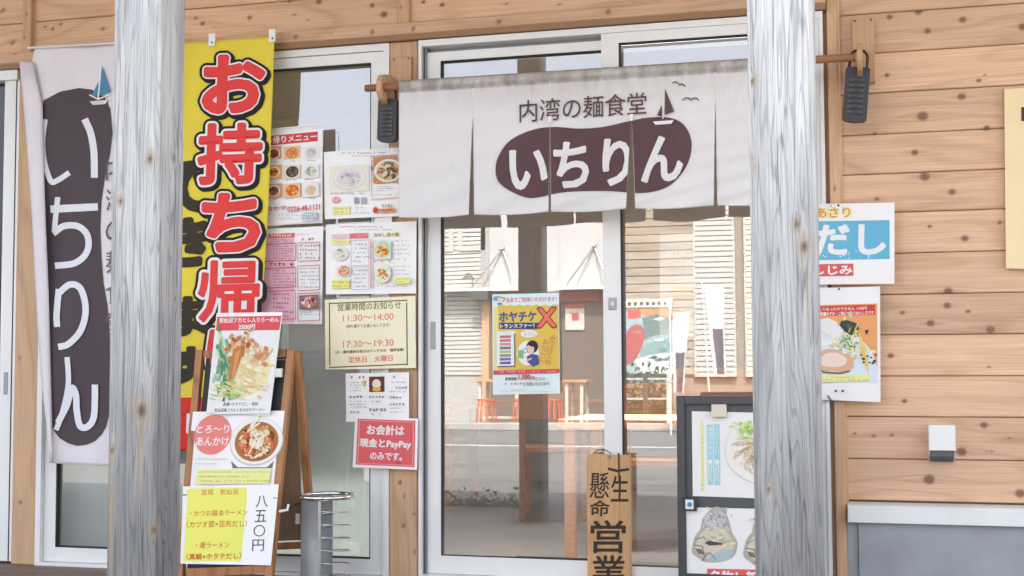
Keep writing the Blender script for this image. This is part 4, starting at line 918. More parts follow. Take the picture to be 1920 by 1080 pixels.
S.rect(701, 450, 733, 486, (216, 222, 224)); S.food(717, 468, 15, 16, (200, 214, 150), [(120, 150, 70), (232, 170, 60), (240, 220, 120), (206, 90, 60), (170, 206, 226)], 46, None, .28, 5)
S.lines(700, 487, 733, 494, 1, (226, 120, 60), .95); S.food(717, 513, 16, 18, (220, 226, 190), [(230, 130, 80), (236, 214, 110), (120, 150, 90), (246, 244, 236)], 46, (238, 238, 236), .25, 9)
S.lines(738, 448, 768, 480, 4, (150, 146, 156), .45); S.lines(738, 482, 766, 492, 1, (216, 196, 60), .6); S.lines(738, 496, 768, 518, 3, (150, 146, 156), .45); S.rect(738, 520, 768, 532, (238, 234, 140)); S.lines(740, 521, 766, 531, 2, (190, 150, 60), .5); S.lines(700, 534, 765, 540, 1, (160, 120, 150), .6)
S.done()
# 5 opening hours
o, S = sheet('notice', 'cream opening hours notice inside a thin dark border, on the window edge', 'notice', [(609, 562), (779, 555), (780, 690), (610, 693)], .056, mat('cream_card', s2l((232, 224, 190)), .4, coat=.5, coatr=.08), group='notices taped to the side window')
S.outline(617, 565, 764, 687, 2, (92, 80, 48))
S.text('営業時間のお知らせ', 633, 567, 752, 581, (112, 104, 66), .01)
S.text('11:30～14:00', 643, 589, 738, 601, (226, 128, 104), .0); S.text('（持ち帰りでお渡しもしてます）', 649, 607, 731, 614, (120, 110, 76), .01)
S.text('17:30～19:30', 643, 638, 738, 650, (222, 122, 98), .0); S.text('（日・連休最終日祝日はランチのみ　通常営業）', 628, 655, 758, 661, (100, 92, 60), .02)
S.text('定休日　火曜日', 653, 667, 736, 679, (232, 132, 120), .02)
S.rect(703, 406, 735, 420, (240, 240, 236), 'tape'); S.rect(700, 541, 731, 552, (238, 236, 226), 'tape'); S.rect(768, 612, 779, 634, (240, 236, 220), 'tape'); S.done()
# 6 drinks list
o, S = sheet('notice', 'small white drinks list with one red photo, just above the red payment notice', 'notice', [(648, 700), (767, 698), (767, 786), (649, 791)], .052, PAPER, group='notices taped to the side window')
S.rect(692, 706, 721, 735, (110, 54, 48)); S.disc(706, 720, 8, 9, (232, 220, 200)); S.disc(706, 730, 8, 4, (222, 176, 80)); S.rect(680, 713, 687, 724, (226, 196, 110))
S.lines(656, 704, 680, 712, 1, (180, 110, 100), .9); S.lines(656, 715, 686, 735, 4, (100, 96, 116), .5); S.lines(655, 741, 680, 748, 1, (90, 88, 96), .9); S.lines(655, 750, 686, 766, 3, (100, 96, 106), .5)
S.lines(692, 741, 716, 748, 1, (90, 88, 96), .8); S.lines(692, 750, 712, 756, 1, (90, 88, 96), .7); S.lines(692, 765, 720, 772, 1, (80, 78, 88), .9); S.lines(692, 774, 720, 780, 1, (110, 108, 116), .6); S.lines(656, 768, 684, 778, 1, (200, 140, 130), .6)
for y in (704, 724, 742, 755): S.lines(730, y, 761, y+7, 1, (120, 118, 124), .8)
for y in (714, 732, 763, 770): S.lines(730, y, 761, y+5, 1, (150, 148, 154), .6)
S.done()
# 7 red payment notice
o, S = sheet('notice', 'red payment notice with white lettering, lowest notice on the window edge', 'notice', [(666, 781), (784, 785), (782, 881), (661, 876)], .062, PAPER, group='notices taped to the side window')
c = [(671, 785), (779, 789), (777, 876), (667, 871)]; S.poly(c, (220, 96, 98)); 
def inset(c, k):
    cx = sum(a for a, b in c)/4; cy__ = sum(b for a, b in c)/4; return [(cx+(a-cx)*k, cy__+(b-cy__)*(k*.995)) for a, b in c]
S.poly(inset(c, .95), (236, 180, 176)); S.poly(inset(c, .93), (221, 98, 100))
S.text('お会計は', 688, 797, 758, 816, (246, 232, 230), .04); S.text('現金とPayPay', 674, 823, 771, 842, (246, 232, 230), .04); S.text('のみです。', 694, 848, 754, 863, (246, 232, 230), .04)
S.stroke([(742, 868), (752, 868)], 1.5, (90, 60, 80)); S.done()

# ---- poster inside the door glass
o, S = sheet('door_poster', 'yellow ticket campaign poster with a red letter X behind the left door glass', 'poster', [(923, 552), (1048, 549), (1050, 738), (924, 740)], .006, mat('pale_blue_poster', s2l((216, 232, 234)), .4, coat=.4, coatr=.08))
S.text('当店でご利用いただけます！', 948, 557, 1044, 566, (216, 96, 104), .02)
S.disc(930, 560, 5, 5, (110, 170, 200)); S.disc(937, 570, 5, 3, (96, 150, 190)); S.disc(939, 562, 6, 6, (226, 214, 200)); S.stroke([(934, 556), (946, 559), (944, 566)], 1.6, (150, 96, 76))
pts = [(925, 575)]+[(925+i*8.1, 572+(1.8 if i % 2 else -1.2)) for i in range(1, 15)]+[(1047, 571), (1048, 693), (925, 693)]
S.poly(pts, (222, 190, 86)); S.poly([(925, 575), (934, 573), (934, 693), (925, 693)], (226, 220, 150))  # paler strip at the left: glare of the glass painted into the print
S.text('ホヤチケ', 936, 584, 1006, 603, (72, 88, 140), .05)
S.poly([(936, 605), (1012, 605), (1008, 617), (936, 617)], (60, 66, 112)); S.text('トランスファー！', 938, 607, 1002, 615, (232, 236, 242), .05)
S.text('X', 1007, 577, 1043, 614, (140, 66, 66), .05, grow=1.6); S.text('X', 1008, 578, 1042, 613, (232, 116, 96), .04)
S.rect(933, 623, 966, 688, (90, 86, 80)); S.rect(931, 621, 964, 686, (238, 240, 240))
for i, c_ in enumerate([(196, 110, 120), (206, 120, 120), (214, 150, 130), (110, 120, 170), (196, 190, 120), (120, 160, 140), (130, 110, 170), (110, 96, 160)]): S.rect(937, 629+i*7, 958, 634+i*7, c_)
S.disc(992, 626, 16, 7, (236, 238, 228)); S.lines(982, 622, 1003, 630, 2, (120, 120, 110), .6); S.disc(955, 624, 12, 4, (222, 234, 236))
# a reader with a magnifier
S.disc(990, 662, 21, 23, (230, 238, 228)); S.disc(998, 650, 11, 12, (50, 46, 56)); S.disc(994, 655, 7.5, 9, (236, 196, 176)); S.disc(999, 645, 8, 5, (50, 46, 56))
S.poly([(988, 668), (998, 663), (1009, 666), (1011, 682), (1000, 688), (988, 678)], (72, 86, 142)); S.stroke([(988, 676), (996, 672)], 3, (236, 196, 176)); S.disc(985, 657, 4.5, 4.5, (90, 110, 130)); S.disc(985, 657, 3.2, 3.2, (214, 230, 234)); S.rect(971, 656, 982, 672, (150, 186, 130)); S.lines(972, 658, 981, 670, 3, (90, 140, 90), .7)
for i, ch in enumerate('みつけてね'): S.text(ch, 1031-i*2.2, 629+i*11, 1042-i*2.2, 639+i*11, (206, 120, 110), .0)
for i, ch in enumerate('おとくに'): S.text(ch, 1018-i*2.2, 636+i*11, 1028-i*2.2, 645+i*11, (206, 120, 110), .0)
S.rect(925, 693, 1049, 701, (206, 88, 90)); S.lines(937, 694, 1042, 700, 1, (240, 190, 180), .7)
S.text('新規登録', 947, 707, 969, 713, (96, 90, 84), .02); S.text('1,000', 972, 702, 994, 713, (206, 66, 56), .03); S.text('円', 995, 706, 1003, 713, (206, 66, 56), .03); S.text('ごとに', 1005, 707, 1023, 713, (96, 90, 84), .02)
S.text('ご利用いただけます。', 983, 716, 1032, 723, (96, 96, 92), .01); S.lines(940, 717, 980, 723, 1, (216, 110, 70), .9); S.rect(957, 722, 981, 731, (246, 246, 240)); S.lines(937, 733, 1042, 736, 1, (150, 160, 160), .6)
S.done()
o, S = sheet('paper_poster', 'back of a pale paper poster taped inside the right door glass', 'poster', [(1237, 435), (1301, 434), (1301, 630), (1237, 631)], -.03, mat('thin_paper', (.66, .65, .63), .8))
S.lines(1243, 470, 1296, 480, 1, (190, 190, 196), .8); S.lines(1252, 495, 1290, 502, 1, (216, 170, 160), .7); S.lines(1245, 510, 1290, 530, 2, (206, 196, 196), .6); S.rect(1264, 535, 1296, 562, (226, 214, 190)); S.food(1270, 595, 12, 16, (232, 180, 120), [(226, 130, 90), (240, 210, 150), (220, 150, 110)], 20, None, .3); S.done()

# ---- posters right of the door
o, S = sheet('wall_poster', 'white poster with a sky blue panel and big white characters, pinned right of the door', 'poster', [(1494, 383), (1677, 380), (1677, 532), (1494, 534)], .075, PAPER)
S.disc(1590, 398, 8, 11, (238, 226, 170)); S.disc(1560, 399, 14, 11, (240, 226, 170)); S.disc(1535, 399, 12, 11, (240, 226, 170)); S.text('あさり', 1530, 389, 1594, 408, (222, 150, 70), .03)
S.rect(1480+20, 414, 1668, 487, (104, 178, 208)); S.text('だし', 1526, 421, 1661, 478, (238, 240, 242), .05)
S.rect(1500, 495, 1600, 518, (212, 96, 92)); S.text('しじみ', 1541-14, 498, 1598, 515, (246, 236, 232), .05)
S.disc(1572, 385, 2.2, 2.2, (40, 40, 70), 10); S.disc(1558, 386, 3, 1.2, (120, 190, 140), 10)
for k in range(26):
    S.disc(random.uniform(1535, 1640), random.uniform(470, 486), random.uniform(.8, 2.4), random.uniform(.6, 1.6), (220, 236, 242), 6, 0, .5)
S.done()
o, S = sheet('wall_poster', 'ramen photo poster with a red heading, pinned below the blue one', 'poster', [(1500, 541), (1650, 537), (1651, 754), (1500, 748)], .07, PAPER)
S.rect(1502, 571, 1645, 718, (228, 160, 104)); S.rect(1502, 573, 1641, 592, (206, 70, 60)); S.text('してぬったけやきめん 1100円', 1536, 576, 1625, 582, (244, 224, 220), .02); S.text('数量わずか・ご飯にもあうおいしさです', 1538, 584, 1638, 591, (246, 230, 226), .03)
S.poly([(1502, 592)]+[(1502+ (143*math.sin(a)), 700-(104*math.cos(a))) for a in [i*math.pi/2/14 for i in range(15)]]+[(1645, 718), (1502, 718)], (214, 224, 236))
for k in range(70): S.disc(random.gauss(1572, 24), random.gauss(646, 20), random.uniform(3, 8), random.uniform(2, 5), random.choice([(238, 226, 190), (224, 206, 150), (232, 220, 200), (206, 196, 160), (228, 232, 226)]), 8, random.random()*3, .5)
S.poly([(1535, 600), (1552, 596), (1570, 604), (1574, 622), (1562, 634), (1548, 622), (1538, 618)], (226, 222, 218))
S.poly([(1577, 602), (1588, 600), (1606, 606), (1611, 616), (1598, 630), (1584, 622), (1574, 610)], (58, 74, 66)); S.poly([(1585, 606), (1600, 612), (1592, 620)], (80, 96, 84))
for k in range(15):
    y = random.uniform(622, 690); x = random.uniform(1588, 1612); S.stroke([(x, y), (x+random.uniform(2, 12), y-random.uniform(-2, 22))], 2.4, random.choice([(222, 192, 100), (236, 214, 130), (206, 166, 70), (240, 226, 160)]))
for k in range(10): y = 626+k*5; S.stroke([(1612+k*.4, y), (1622+k*.7, y+26)], 2.6, random.choice([(232, 204, 110), (214, 176, 84)]))
for k in range(60): S.disc(random.gauss(1591, 8), random.gauss(643, 9), 2.6, 1.5, random.choice([(120, 160, 90), (170, 196, 140), (226, 232, 210), (90, 130, 76)]), 6, random.random()*3, .6)
S.poly(spline([(1532, 668), (1545, 656), (1565, 655), (1580, 662), (1594, 668), (1601, 682), (1594, 694), (1578, 698), (1560, 694), (1542, 694), (1530, 688)], 4), (214, 172, 140)); S.poly(spline([(1538, 672), (1552, 662), (1572, 662), (1588, 674), (1580, 686), (1556, 688), (1540, 684)], 4), (236, 210, 192)); S.stroke([(1532, 690), (1545, 698), (1575, 700), (1592, 696)], 3, (130, 96, 76))
for k in range(14): S.disc(random.uniform(1612, 1646), random.uniform(664, 682), 2.2, 1.8, (46, 60, 70), 6, 0, .5)
S.poly([(1622, 620), (1629, 618), (1625, 628)], (46, 50, 40))
S.rect(1502, 703, 1630, 716, (236, 230, 160)); S.lines(1540, 705, 1628, 715, 2, (150, 130, 60), .5)
S.disc(1567, 733, 2.6, 2, (40, 40, 90), 10); S.disc(1580, 733, 2.6, 2, (40, 40, 90), 10); S.disc(1573, 542, 2, 2, (40, 40, 80), 10); S.stroke([(1552, 742), (1560, 753)], 3, (90, 84, 130)); S.done()
# yellow board at the right edge
o, S = sheet('sign_board', 'plain yellow wooden sign board at the right edge of the siding', 'sign', [(1883, 167), (1996, 160), (1998, 507), (1886, 503)], .03, mat('yellow_board', s2l((238, 214, 166)), .5, noise=.05, nscale=5), thick=.024)
S.text('H', 1915, 200, 1950, 226, (70, 60, 50), .03); S.done()
# vent
a, b = P(1741, 797, .09), P(1792, 845, .09); cc = P(1768, 862, .03)
t = thing('vent_cap', 'small white vent cap on the pine siding above the foundation', 'vent', ((a.x+b.x)/2, D, (a.z+cc.z)/2))
q = MB(); q.prism([(a.x, D-.001, a.z), (a.x, D-.085, a.z-.002), (a.x, D-.088, b.z), (a.x, D-.001, cc.z-.012)], (.004, 0, 0)); q.prism([(b.x, D-.001, a.z), (b.x, D-.085, a.z-.002), (b.x, D-.088, b.z), (b.x, D-.001, cc.z-.012)], (-.004, 0, 0))
q.box(a.x+.0041, b.x-.0041, D-.088, D-.083, b.z, a.z-.002); q.box(a.x+.0041, b.x-.0041, D-.083, D-.001, a.z-.006, a.z-.0005); q.build('hood', mat('white_plastic', (.82, .82, .80), .35), t)
q = MB()
for k in range(5): q.box(a.x+.005, b.x-.005, D-.02-k*.014, D-.016-k*.014, cc.z-.008+k*.006, b.z+.002)
q.build('grille', mat('grey_mesh', (.10, .105, .11), .5), t)

# ================================================================== A-FRAME MENU BOARD
AF = thing('menu_board', 'brown wooden folding menu board covered with ramen posters in front of the yellow banner', 'signboard', (P(440, 800, .4).x, D-.4, 0))
def PT(px, t, back=False):        # on the leaning front face; t: photo y
    k = (t-655)/(1105-655)
    return P(px, t, (.33+.19*k) if not back else (.33-.25*k))
def leg(p0, p1, nm, wd=.032, m_=PINEO): q = MB(); q.bar(p0, p1, wd, .028, (0, -1, 0)); q.build(nm, m_, AF)
leg(PT(376, 657), PT(336, 1104), 'front_leg'); leg(PT(547, 657), PT(503, 1106), 'front_leg')
q = MB(); q.bar(PT(384, 664), PT(538, 661), .030, .026, (0, -1, 0)); q.build('top_rail', PINEO, AF)
q = MB(); q.bar(PT(352, 1073), PT(500, 1067), .034, .026, (0, -1, 0)); q.build('bottom_rail', PINEO, AF)
q = MB(); vs = [PT(384, 672), PT(537, 669), PT(503, 1060), PT(348, 1066)]; q.prism(vs, (0, .012, 0)); q.v = [v+Vector((0, .012, 0)) for v in q.v]; q.build('blackboard', mat('blackboard', (.03, .033, .036), .6), AF)
leg(PT(557, 660, 1), PT(590, 1076, 1), 'rear_leg'); leg(PT(402, 662, 1), PT(418, 1082, 1), 'rear_leg')
q = MB(); q.bar(PT(422, 1028, 1), PT(572, 1022, 1), .03, .02, (0, -1, 0)); q.build('rear_rail', PINEO, AF)
q = MB(); vs = [PT(412, 675, 1), PT(551, 672, 1), PT(570, 1012, 1), PT(420, 1018, 1)]; q.prism(vs, (0, -.008, 0)); q.build('rear_panel', wood('rear_ply', (.36, .22, .13), (.26, .15, .08), 'Z', .3), AF)
q = MB(); p0 = PT(566, 942, 1); p1 = P(530, 957, .47); q.tube([p0, p1], .005, 8); q.build('stay', BLACKP, AF)
q = MB(); q.tube([P(541, 946, .48), P(539, 956, .49), P(524, 959, .49)], .006, 8); q.build('hook', mat('white_hook', (.8, .8, .78), .3), AF)
q = MB(); a = P(554, 963, .3); q.box(a.x, a.x+.02, a.y, a.y+.003, a.z-.045, a.z); q.build('price_tag', PAPERM, AF)
def offA(y): return .33+.19*(y-655)/(1105-655)+.022
# posters on it, each one its own thing
o, S = sheet('ramen_poster', 'poster of a shark fin ramen bowl under a red heading, top of the folding board', 'poster', [(406, 587), (530, 585), (506, 780), (387, 774)], (offA(660), offA(660), offA(780)), PAPER, group='posters on the folding board')
sk = lambda x, y: (x-(y-587)*.105, y)
S.poly([sk(408, 594), sk(528, 592), sk(527, 619), sk(408, 620)], (214, 84, 88)); S.text('気仙沼フカヒレ入りらーめん', 411, 595, 523, 605, (246, 228, 226), .03); S.text('2500円', 447, 608, 478, 618, (246, 232, 230), .04)
S.poly([sk(408, 622), sk(528, 621), sk(526, 748), sk(409, 752)], (226, 228, 226))
S.disc(458, 690, 56, 62, (238, 240, 236), 40, .1); S.disc(460, 692, 48, 53, (232, 224, 190), 40, .1); S.disc(470, 704, 34, 34, (234, 220, 166), 30, .1, .05)
for k in range(120): S.disc(random.gauss(468, 18), random.gauss(700, 20), random.uniform(3, 9), random.uniform(1, 3), random.choice([(238, 228, 196), (228, 206, 150), (240, 232, 214), (222, 196, 140)]), 7, random.random()*.8, .5)
for k in range(60): S.disc(random.gauss(418, 8), random.gauss(690, 24), 9, 2.4, random.choice([(120, 170, 130), (160, 200, 160), (90, 140, 100), (200, 220, 190)]), 7, 1.2+random.random()*.6, .5)
for k in range(46): S.disc(450+random.gauss(0, 14), 645+random.gauss(0, 8), 6, 3, random.choice([(214, 150, 100), (196, 120, 70), (232, 190, 150), (170, 90, 50)]), 7, random.random()*3, .6)
S.poly([(437, 655), (458, 645), (452, 668), (440, 700), (428, 742), (422, 745), (430, 700)], (190, 120, 64)); S.poly([(441, 662), (451, 655), (440, 700), (432, 728)], (214, 150, 90))
for k in range(30): S.disc(random.gauss(488, 12), random.gauss(665, 10), 5, 3, random.choice([(224, 160, 130), (238, 214, 190), (206, 130, 90)]), 7, random.random()*3, .6)
for k in range(40): S.disc(random.gauss(430, 14), random.gauss(735, 8), 8, 1.3, random.choice([(150, 196, 120), (222, 220, 120), (190, 210, 150)]), 6, .3, .4)
S.lines(456, 722, 505, 728, 1, (232, 130, 120), .6); S.rect(402, 752, 508, 776, (240, 242, 240)); S.text('真鯛×ホタテだし・塩味', 418, 754, 484, 761, (90, 92, 100), .02); S.text('気仙沼産フカヒレをのせたラーメン', 402, 765, 496, 772, (80, 82, 92), .02)
S.done()
q = MB(); a = P(512, 690, offA(690)+.004); q.box(a.x, a.x+.045, a.y-.012, a.y+.006, a.z-.04, a.z-.002, 0, .002); o = q.build('clip', mat('cream_clip', (.74, .76, .66), .4), AF)
o, S = sheet('ramen_poster', 'ramen bowl poster with a pink round badge, middle of the folding board', 'poster', [(362, 772), (534, 770), (518, 912), (346, 914)], (offA(772)-.006, offA(772)-.006, offA(912)-.006), PAPER, group='posters on the folding board')
S.disc(399, 815, 35, 38, (226, 130, 122), 40); S.text('とろ～り', 369, 797, 430, 812, (248, 236, 232), .02); S.text('あんかけ', 368, 819, 429, 836, (248, 236, 232), .02)
S.poly([(433, 864), (446, 876), (500, 876), (514, 864), (510, 878), (436, 878)], (110, 116, 116)); S.food(481, 828, 50, 46, (176, 112, 60), [(206, 150, 96), (150, 86, 44), (232, 206, 160), (190, 126, 70), (110, 64, 40), (238, 222, 190), (216, 110, 84), (224, 190, 130)], 190, (236, 232, 224), .17, 12)
for k in range(26): S.disc(random.gauss(484, 8), random.gauss(826, 17), 9, 2.2, random.choice([(240, 226, 200), (232, 212, 176), (246, 236, 216)]), 7, 1+random.random()*1.6, .4)
S.lines(362, 856, 432, 874, 2, (206, 196, 190), .4); S.poly([(370, 880), (508, 879), (504, 907), (366, 908)], (230, 232, 150)); S.lines(372, 881, 502, 906, 3, (170, 170, 100), .4)
S.done()
o, S = sheet('price_poster', 'yellow ramen price poster with dark vertical numerals, lowest on the folding board', 'poster', [(343, 912), (523, 908), (508, 1060), (338, 1057)], (offA(912)+.002, offA(912)+.002, offA(1057)+.002), PAPER, group='posters on the folding board')
S.poly([(352, 916), (462, 914), (463, 930), (452, 1052), (344, 1052)], (230, 232, 112)); S.text('宮城　気仙沼', 378, 917, 446, 928, (214, 140, 60), .02)
OR = (206, 110, 44)
S.text('・かつお醤油ラーメン', 356, 956, 464, 967, OR, .01); S.text('（カツオ節×昆布だし）', 350, 976, 463, 989, OR, .01); S.text('・潮ラーメン', 367, 1016, 430, 1028, OR, .01); S.text('（真鯛×ホタテだし）', 350, 1037, 452, 1049, (206, 96, 40), .02)
for i, ch in enumerate('八五〇円'): S.text(ch, 480-i*2.4, 929+i*27.5, 502-i*2.4, 951+i*27.5, (74, 76, 84), .0)
S.stroke([(343, 928), (350, 928)], 2, (60, 60, 64)); S.stroke([(512, 933), (520, 934)], 2, (150, 150, 150)); S.done()

# ================================================================== UMBRELLA STAND
YU = 5.25; c = PY(613, 930, YU); RU = abs(PY(661, 930, YU).x-PY(566, 930, YU).x)/2*.97; ZU_ = PY(613, 927, YU).z
US = thing('umbrella_stand', 'steel umbrella stand, half tube and half open wire spring, in front of the side window', 'umbrella stand', (c.x, YU, 0))
q = MB(); n_ = 40; vs = []; fs = []
for k in range(n_+1):
    an = math.radians(100+178*k/n_)
    for rr in (RU*.97, RU*.95):
        for z in (.0, ZU_-.012): vs.append((c.x+rr*math.cos(an), YU+rr*math.sin(an), z))
for k in range(n_): a = 4*k; fs += [(a, a+4, a+5, a+1), (a+2, a+3, a+7, a+6), (a+1, a+5, a+7, a+3)]
newobj('tube_shell', vs, fs, mat('dull_steel', (.27, .275, .27), .5, .5, noise=.15, nscale=10), US, smooth=True)
q = MB(); q.tube([(c.x+RU*math.cos(2*math.pi*k/48), YU+RU*math.sin(2*math.pi*k/48), ZU_-.006) for k in range(49)], .0085, 10, cap=False); q.build('rim', CHROME, US, smooth=True)
q = MB(); T = 10
q.tube([(c.x+RU*.90*math.cos(2*math.pi*k/40), YU+RU*.90*math.sin(2*math.pi*k/40), ZU_-.02-k/40*.054) for k in range(40*T)], .0024, 6); q.build('spring', CHROME, US, smooth=True)
q = MB(); q.tube([(c.x, YU, .0), (c.x, YU, .012)], RU, 32); q.build('base_tray', STEEL, US)
q = MB(); q.bar((c.x+RU*.12, YU-RU*.95, 0), (c.x+RU*.12, YU-RU*.95, ZU_-.01), .012, .006); q.build('edge_strip', STEEL, US)

# ================================================================== WOODEN PLANK SIGN
PS = [(1101, 852), (1185, 852), (1180, 1128), (1093, 1128)]
a, b = P(1100, 852, .07), P(1184, 1090, .07)
ps = plank('plank_sign', a.x, b.x, .0, a.z, D-.074, .022, PINEP, None, [(a.x+.1, a.z-.01, .006), (a.x+.05, .12, .006)], .008, 'Z')
tag(ps, 'knotty wooden plank with brush-painted black characters leaning on the door', 'sign')
S = Surf(ps, lambda x, y, l: P(x, y, .074+l), (1, -.0), (-.025, 1)); S.lift = .001
INK = (58, 50, 44)
def bt(ch, x0, y0, x1, y1, g_=1.2): S.text(ch, x0, y0, x1, y1, INK, 0, grow=g_)
S.stroke([(1141, 879), (1158, 883), (1178, 880)], 5, INK); S.stroke([(1160, 850), (1161, 905)], 3, INK)
bt('生', 1146, 892, 1178, 940, .5); bt('懸', 1106, 886, 1142, 934, .3); bt('命', 1106, 938, 1143, 968, .5); bt('営', 1108, 976, 1172, 1036, 1.0); bt('業', 1110, 1042, 1172, 1096, .8); S.done()
q = MB(); p = P(1128, 856, .14); q.tube([P(1112, 850, .07), P(1122, 843, .075), P(1136, 844, .075), P(1146, 851, .07)], .0022, 6); q.build('cord', mat('dark_cord', (.05, .04, .03), .8), ps)

# ================================================================== BLACK STANDING BOARD
OFB = .36
def PB(x, y, o_=0): return P(x, y, OFB+o_)
xl, xr, zt = PB(1270, 760).x, PB(1535, 760).x, PB(1300, 742).z; fw = PB(1286, 800).x-xl
BB = thing('poster_stand', 'black framed poster stand in front of the right door leaf, half behind the grey post', 'signboard', ((xl+xr)/2, D-OFB, 0))
q = MB(); q.box(xl, xl+fw, D-OFB-.03, D-OFB, .02, zt, 0, .003); q.box(xr-fw, xr, D-OFB-.03, D-OFB, .02, zt, 0, .003); q.box(xl+fw, xr-fw, D-OFB-.029, D-OFB-.001, zt-fw, zt, 0, .002); q.box(xl+fw, xr-fw, D-OFB-.029, D-OFB-.001, .10, .10+fw)
q.build('frame', mat('charcoal_frame', (.045, .047, .055), .4), BB)
q = MB(); q.box(xl+fw+.0005, xr-fw-.0005, D-OFB-.012, D-OFB-.006, .10+fw, zt-fw); q.build('back_panel', mat('slate_panel', (.07, .08, .085), .5), BB)
q = MB(); q.bar((xl+.03, D-OFB-.001, zt*.7), (xl+.03, D-OFB+.2, .0), .03, .02); q.bar((xr-.03, D-OFB-.001, zt*.7), (xr-.03, D-OFB+.2, .0), .03, .02); q.build('prop', mat('charcoal_frame', (.045, .047, .055)), BB)
o, S = sheet('noodle_poster', 'white poster of dipping noodles with pale blue vertical lettering, upper one on the black stand', 'poster', [(1297, 771), (1520, 776), (1520, 938), (1299, 930)], OFB+.018, PAPERM, group='posters on the black stand')
S.rect(1314, 787, 1320, 921, (236, 232, 170)); S.vtext('これからの季節にピッタリのつけめん', 1317, 788, 920, 5, (190, 186, 120)); S.rect(1326, 796, 1337, 909, (158, 208, 214)); S.rect(1339, 795, 1350, 910, (158, 208, 214))
S.vtext('醤油つけめん　1000円', 1331.5, 800, 905, 8, (236, 246, 246), .01); S.vtext('ふかひれ入り　1300円', 1344.5, 800, 905, 8, (236, 246, 246), .01)
S.disc(1430, 845, 70, 62, (232, 228, 222), 40)
for k in range(130):
    an = random.random()*6.28; r0 = random.uniform(10, 50); x, y = 1418+r0*math.cos(an), 850+r0*.8*math.sin(an)
    S.stroke([(x, y), (x-8*math.sin(an+.5), y+6*math.cos(an+.5)), (x-15*math.sin(an+1), y+10*math.cos(an+1))], 1.7, random.choice([(222, 200, 160), (206, 180, 136), (236, 220, 186), (190, 160, 120)]))
for k in range(50): S.disc(random.gauss(1400, 9), random.gauss(806, 8), 4, 2, random.choice([(190, 216, 120), (216, 230, 170), (150, 190, 90)]), 6, random.random()*3, .6)
S.done()
o, S = sheet('oyster_poster', 'white poster with a large oyster picture, lower one on the black stand', 'poster', [(1281, 951), (1520, 956), (1520, 1130), (1279, 1130)], OFB+.02, PAPERM, group='posters on the black stand')
def oyster(x, y, k, sd_):
    st = random.getstate(); random.seed(sd_)
    f = lambda L_: [(x+a*k, y+b*k) for a, b in L_]
    S.poly(spline(f([(-42, 20), (-36, -8), (-26, -22), (-22, -40), (-8, -58), (6, -64), (20, -56), (28, -38), (34, -16), (44, 4), (40, 24), (30, 34), (8, 40), (-16, 40), (-30, 32)]), 4), (176, 170, 158))
    S.poly(spline(f([(-36, 16), (-30, -4), (-20, -18), (4, -26), (24, -16), (36, 4), (34, 20), (22, 30), (-4, 34), (-24, 28)]), 4), (206, 198, 176))
    S.poly(spline(f([(-20, -22), (-16, -40), (0, -56), (14, -56), (22, -38), (28, -18), (4, -28)]), 4), (190, 188, 184))
    for i in range(46): S.disc(x+random.gauss(2, 12)*k, y+random.gauss(-38, 10)*k, 4*k, 2*k, random.choice([(200, 200, 196), (170, 176, 180), (216, 204, 190), (150, 156, 160)]), 7, random.random()*3, .6)
    S.poly(spline(f([(6, 22), (28, 16), (36, 20), (30, 34), (8, 38), (-16, 36)]), 4), (168, 186, 188))
    for i in range(26): S.disc(x+random.gauss(6, 12)*k, y+random.gauss(0, 9)*k, 6*k, 2.4*k, random.choice([(222, 212, 180), (190, 178, 150), (176, 168, 150), (214, 202, 190)]), 7, random.random()*.6-.3, .5)
    S.poly(f([(-18, 4), (-10, 0), (14, 4), (16, 7), (-8, 9)]), (84, 78, 74)); S.poly(f([(-36, 14), (-24, 16), (-18, 26), (-30, 24)]), (120, 112, 104))
    S.stroke(f([(-38, 8), (-22, 10), (-18, 30), (-22, 38)]), 1.4, (110, 102, 92)); S.stroke(f([(-36, -2), (-20, -8), (-14, 2)]), 1.2, (120, 112, 102)); S.stroke(f([(-18, 30), (-8, 22), (4, 36)]), 1.2, (120, 112, 102))
    random.setstate(st)
oyster(1339, 1014, 1, 3); oyster(1436, 1020, 1.0, 8)
S.rect(1326, 1068, 1500, 1100, (214, 96, 92)); S.text('名物！新つけ麺', 1330, 1071, 1490, 1096, (248, 240, 236), .04); S.done()
q = MB(); a = PB(1335, 758, .02); b = PB(1362, 782, .045); q.box(a.x, b.x, D-OFB-.045, D-OFB-.02, b.z, a.z, 0, .002); q.build('clip', mat('beige_clip', (.66, .60, .48), .5), BB)
a, b = PB(1281, 932, .03), PB(1307, 958, .03)
q = MB(); q.box(a.x, b.x, D-OFB-.042, D-OFB-.031, b.z, a.z, 0, .002); o = q.build('clip', BLACKP, BB)
q = MB(); q.box(a.x+.010, b.x-.012, D-OFB-.044, D-OFB-.0422, b.z+.008, a.z-.008); q.build('clip_face', mat('clip_white', (.7, .72, .76), .3), BB)
q = MB(); cc = (a+b)/2; q.tube([(cc.x, D-OFB-.044, cc.z), (cc.x, D-OFB-.048, cc.z)], .009, 14); q.build('clip_button', mat('clip_blue', (.02, .28, .50), .2), BB)

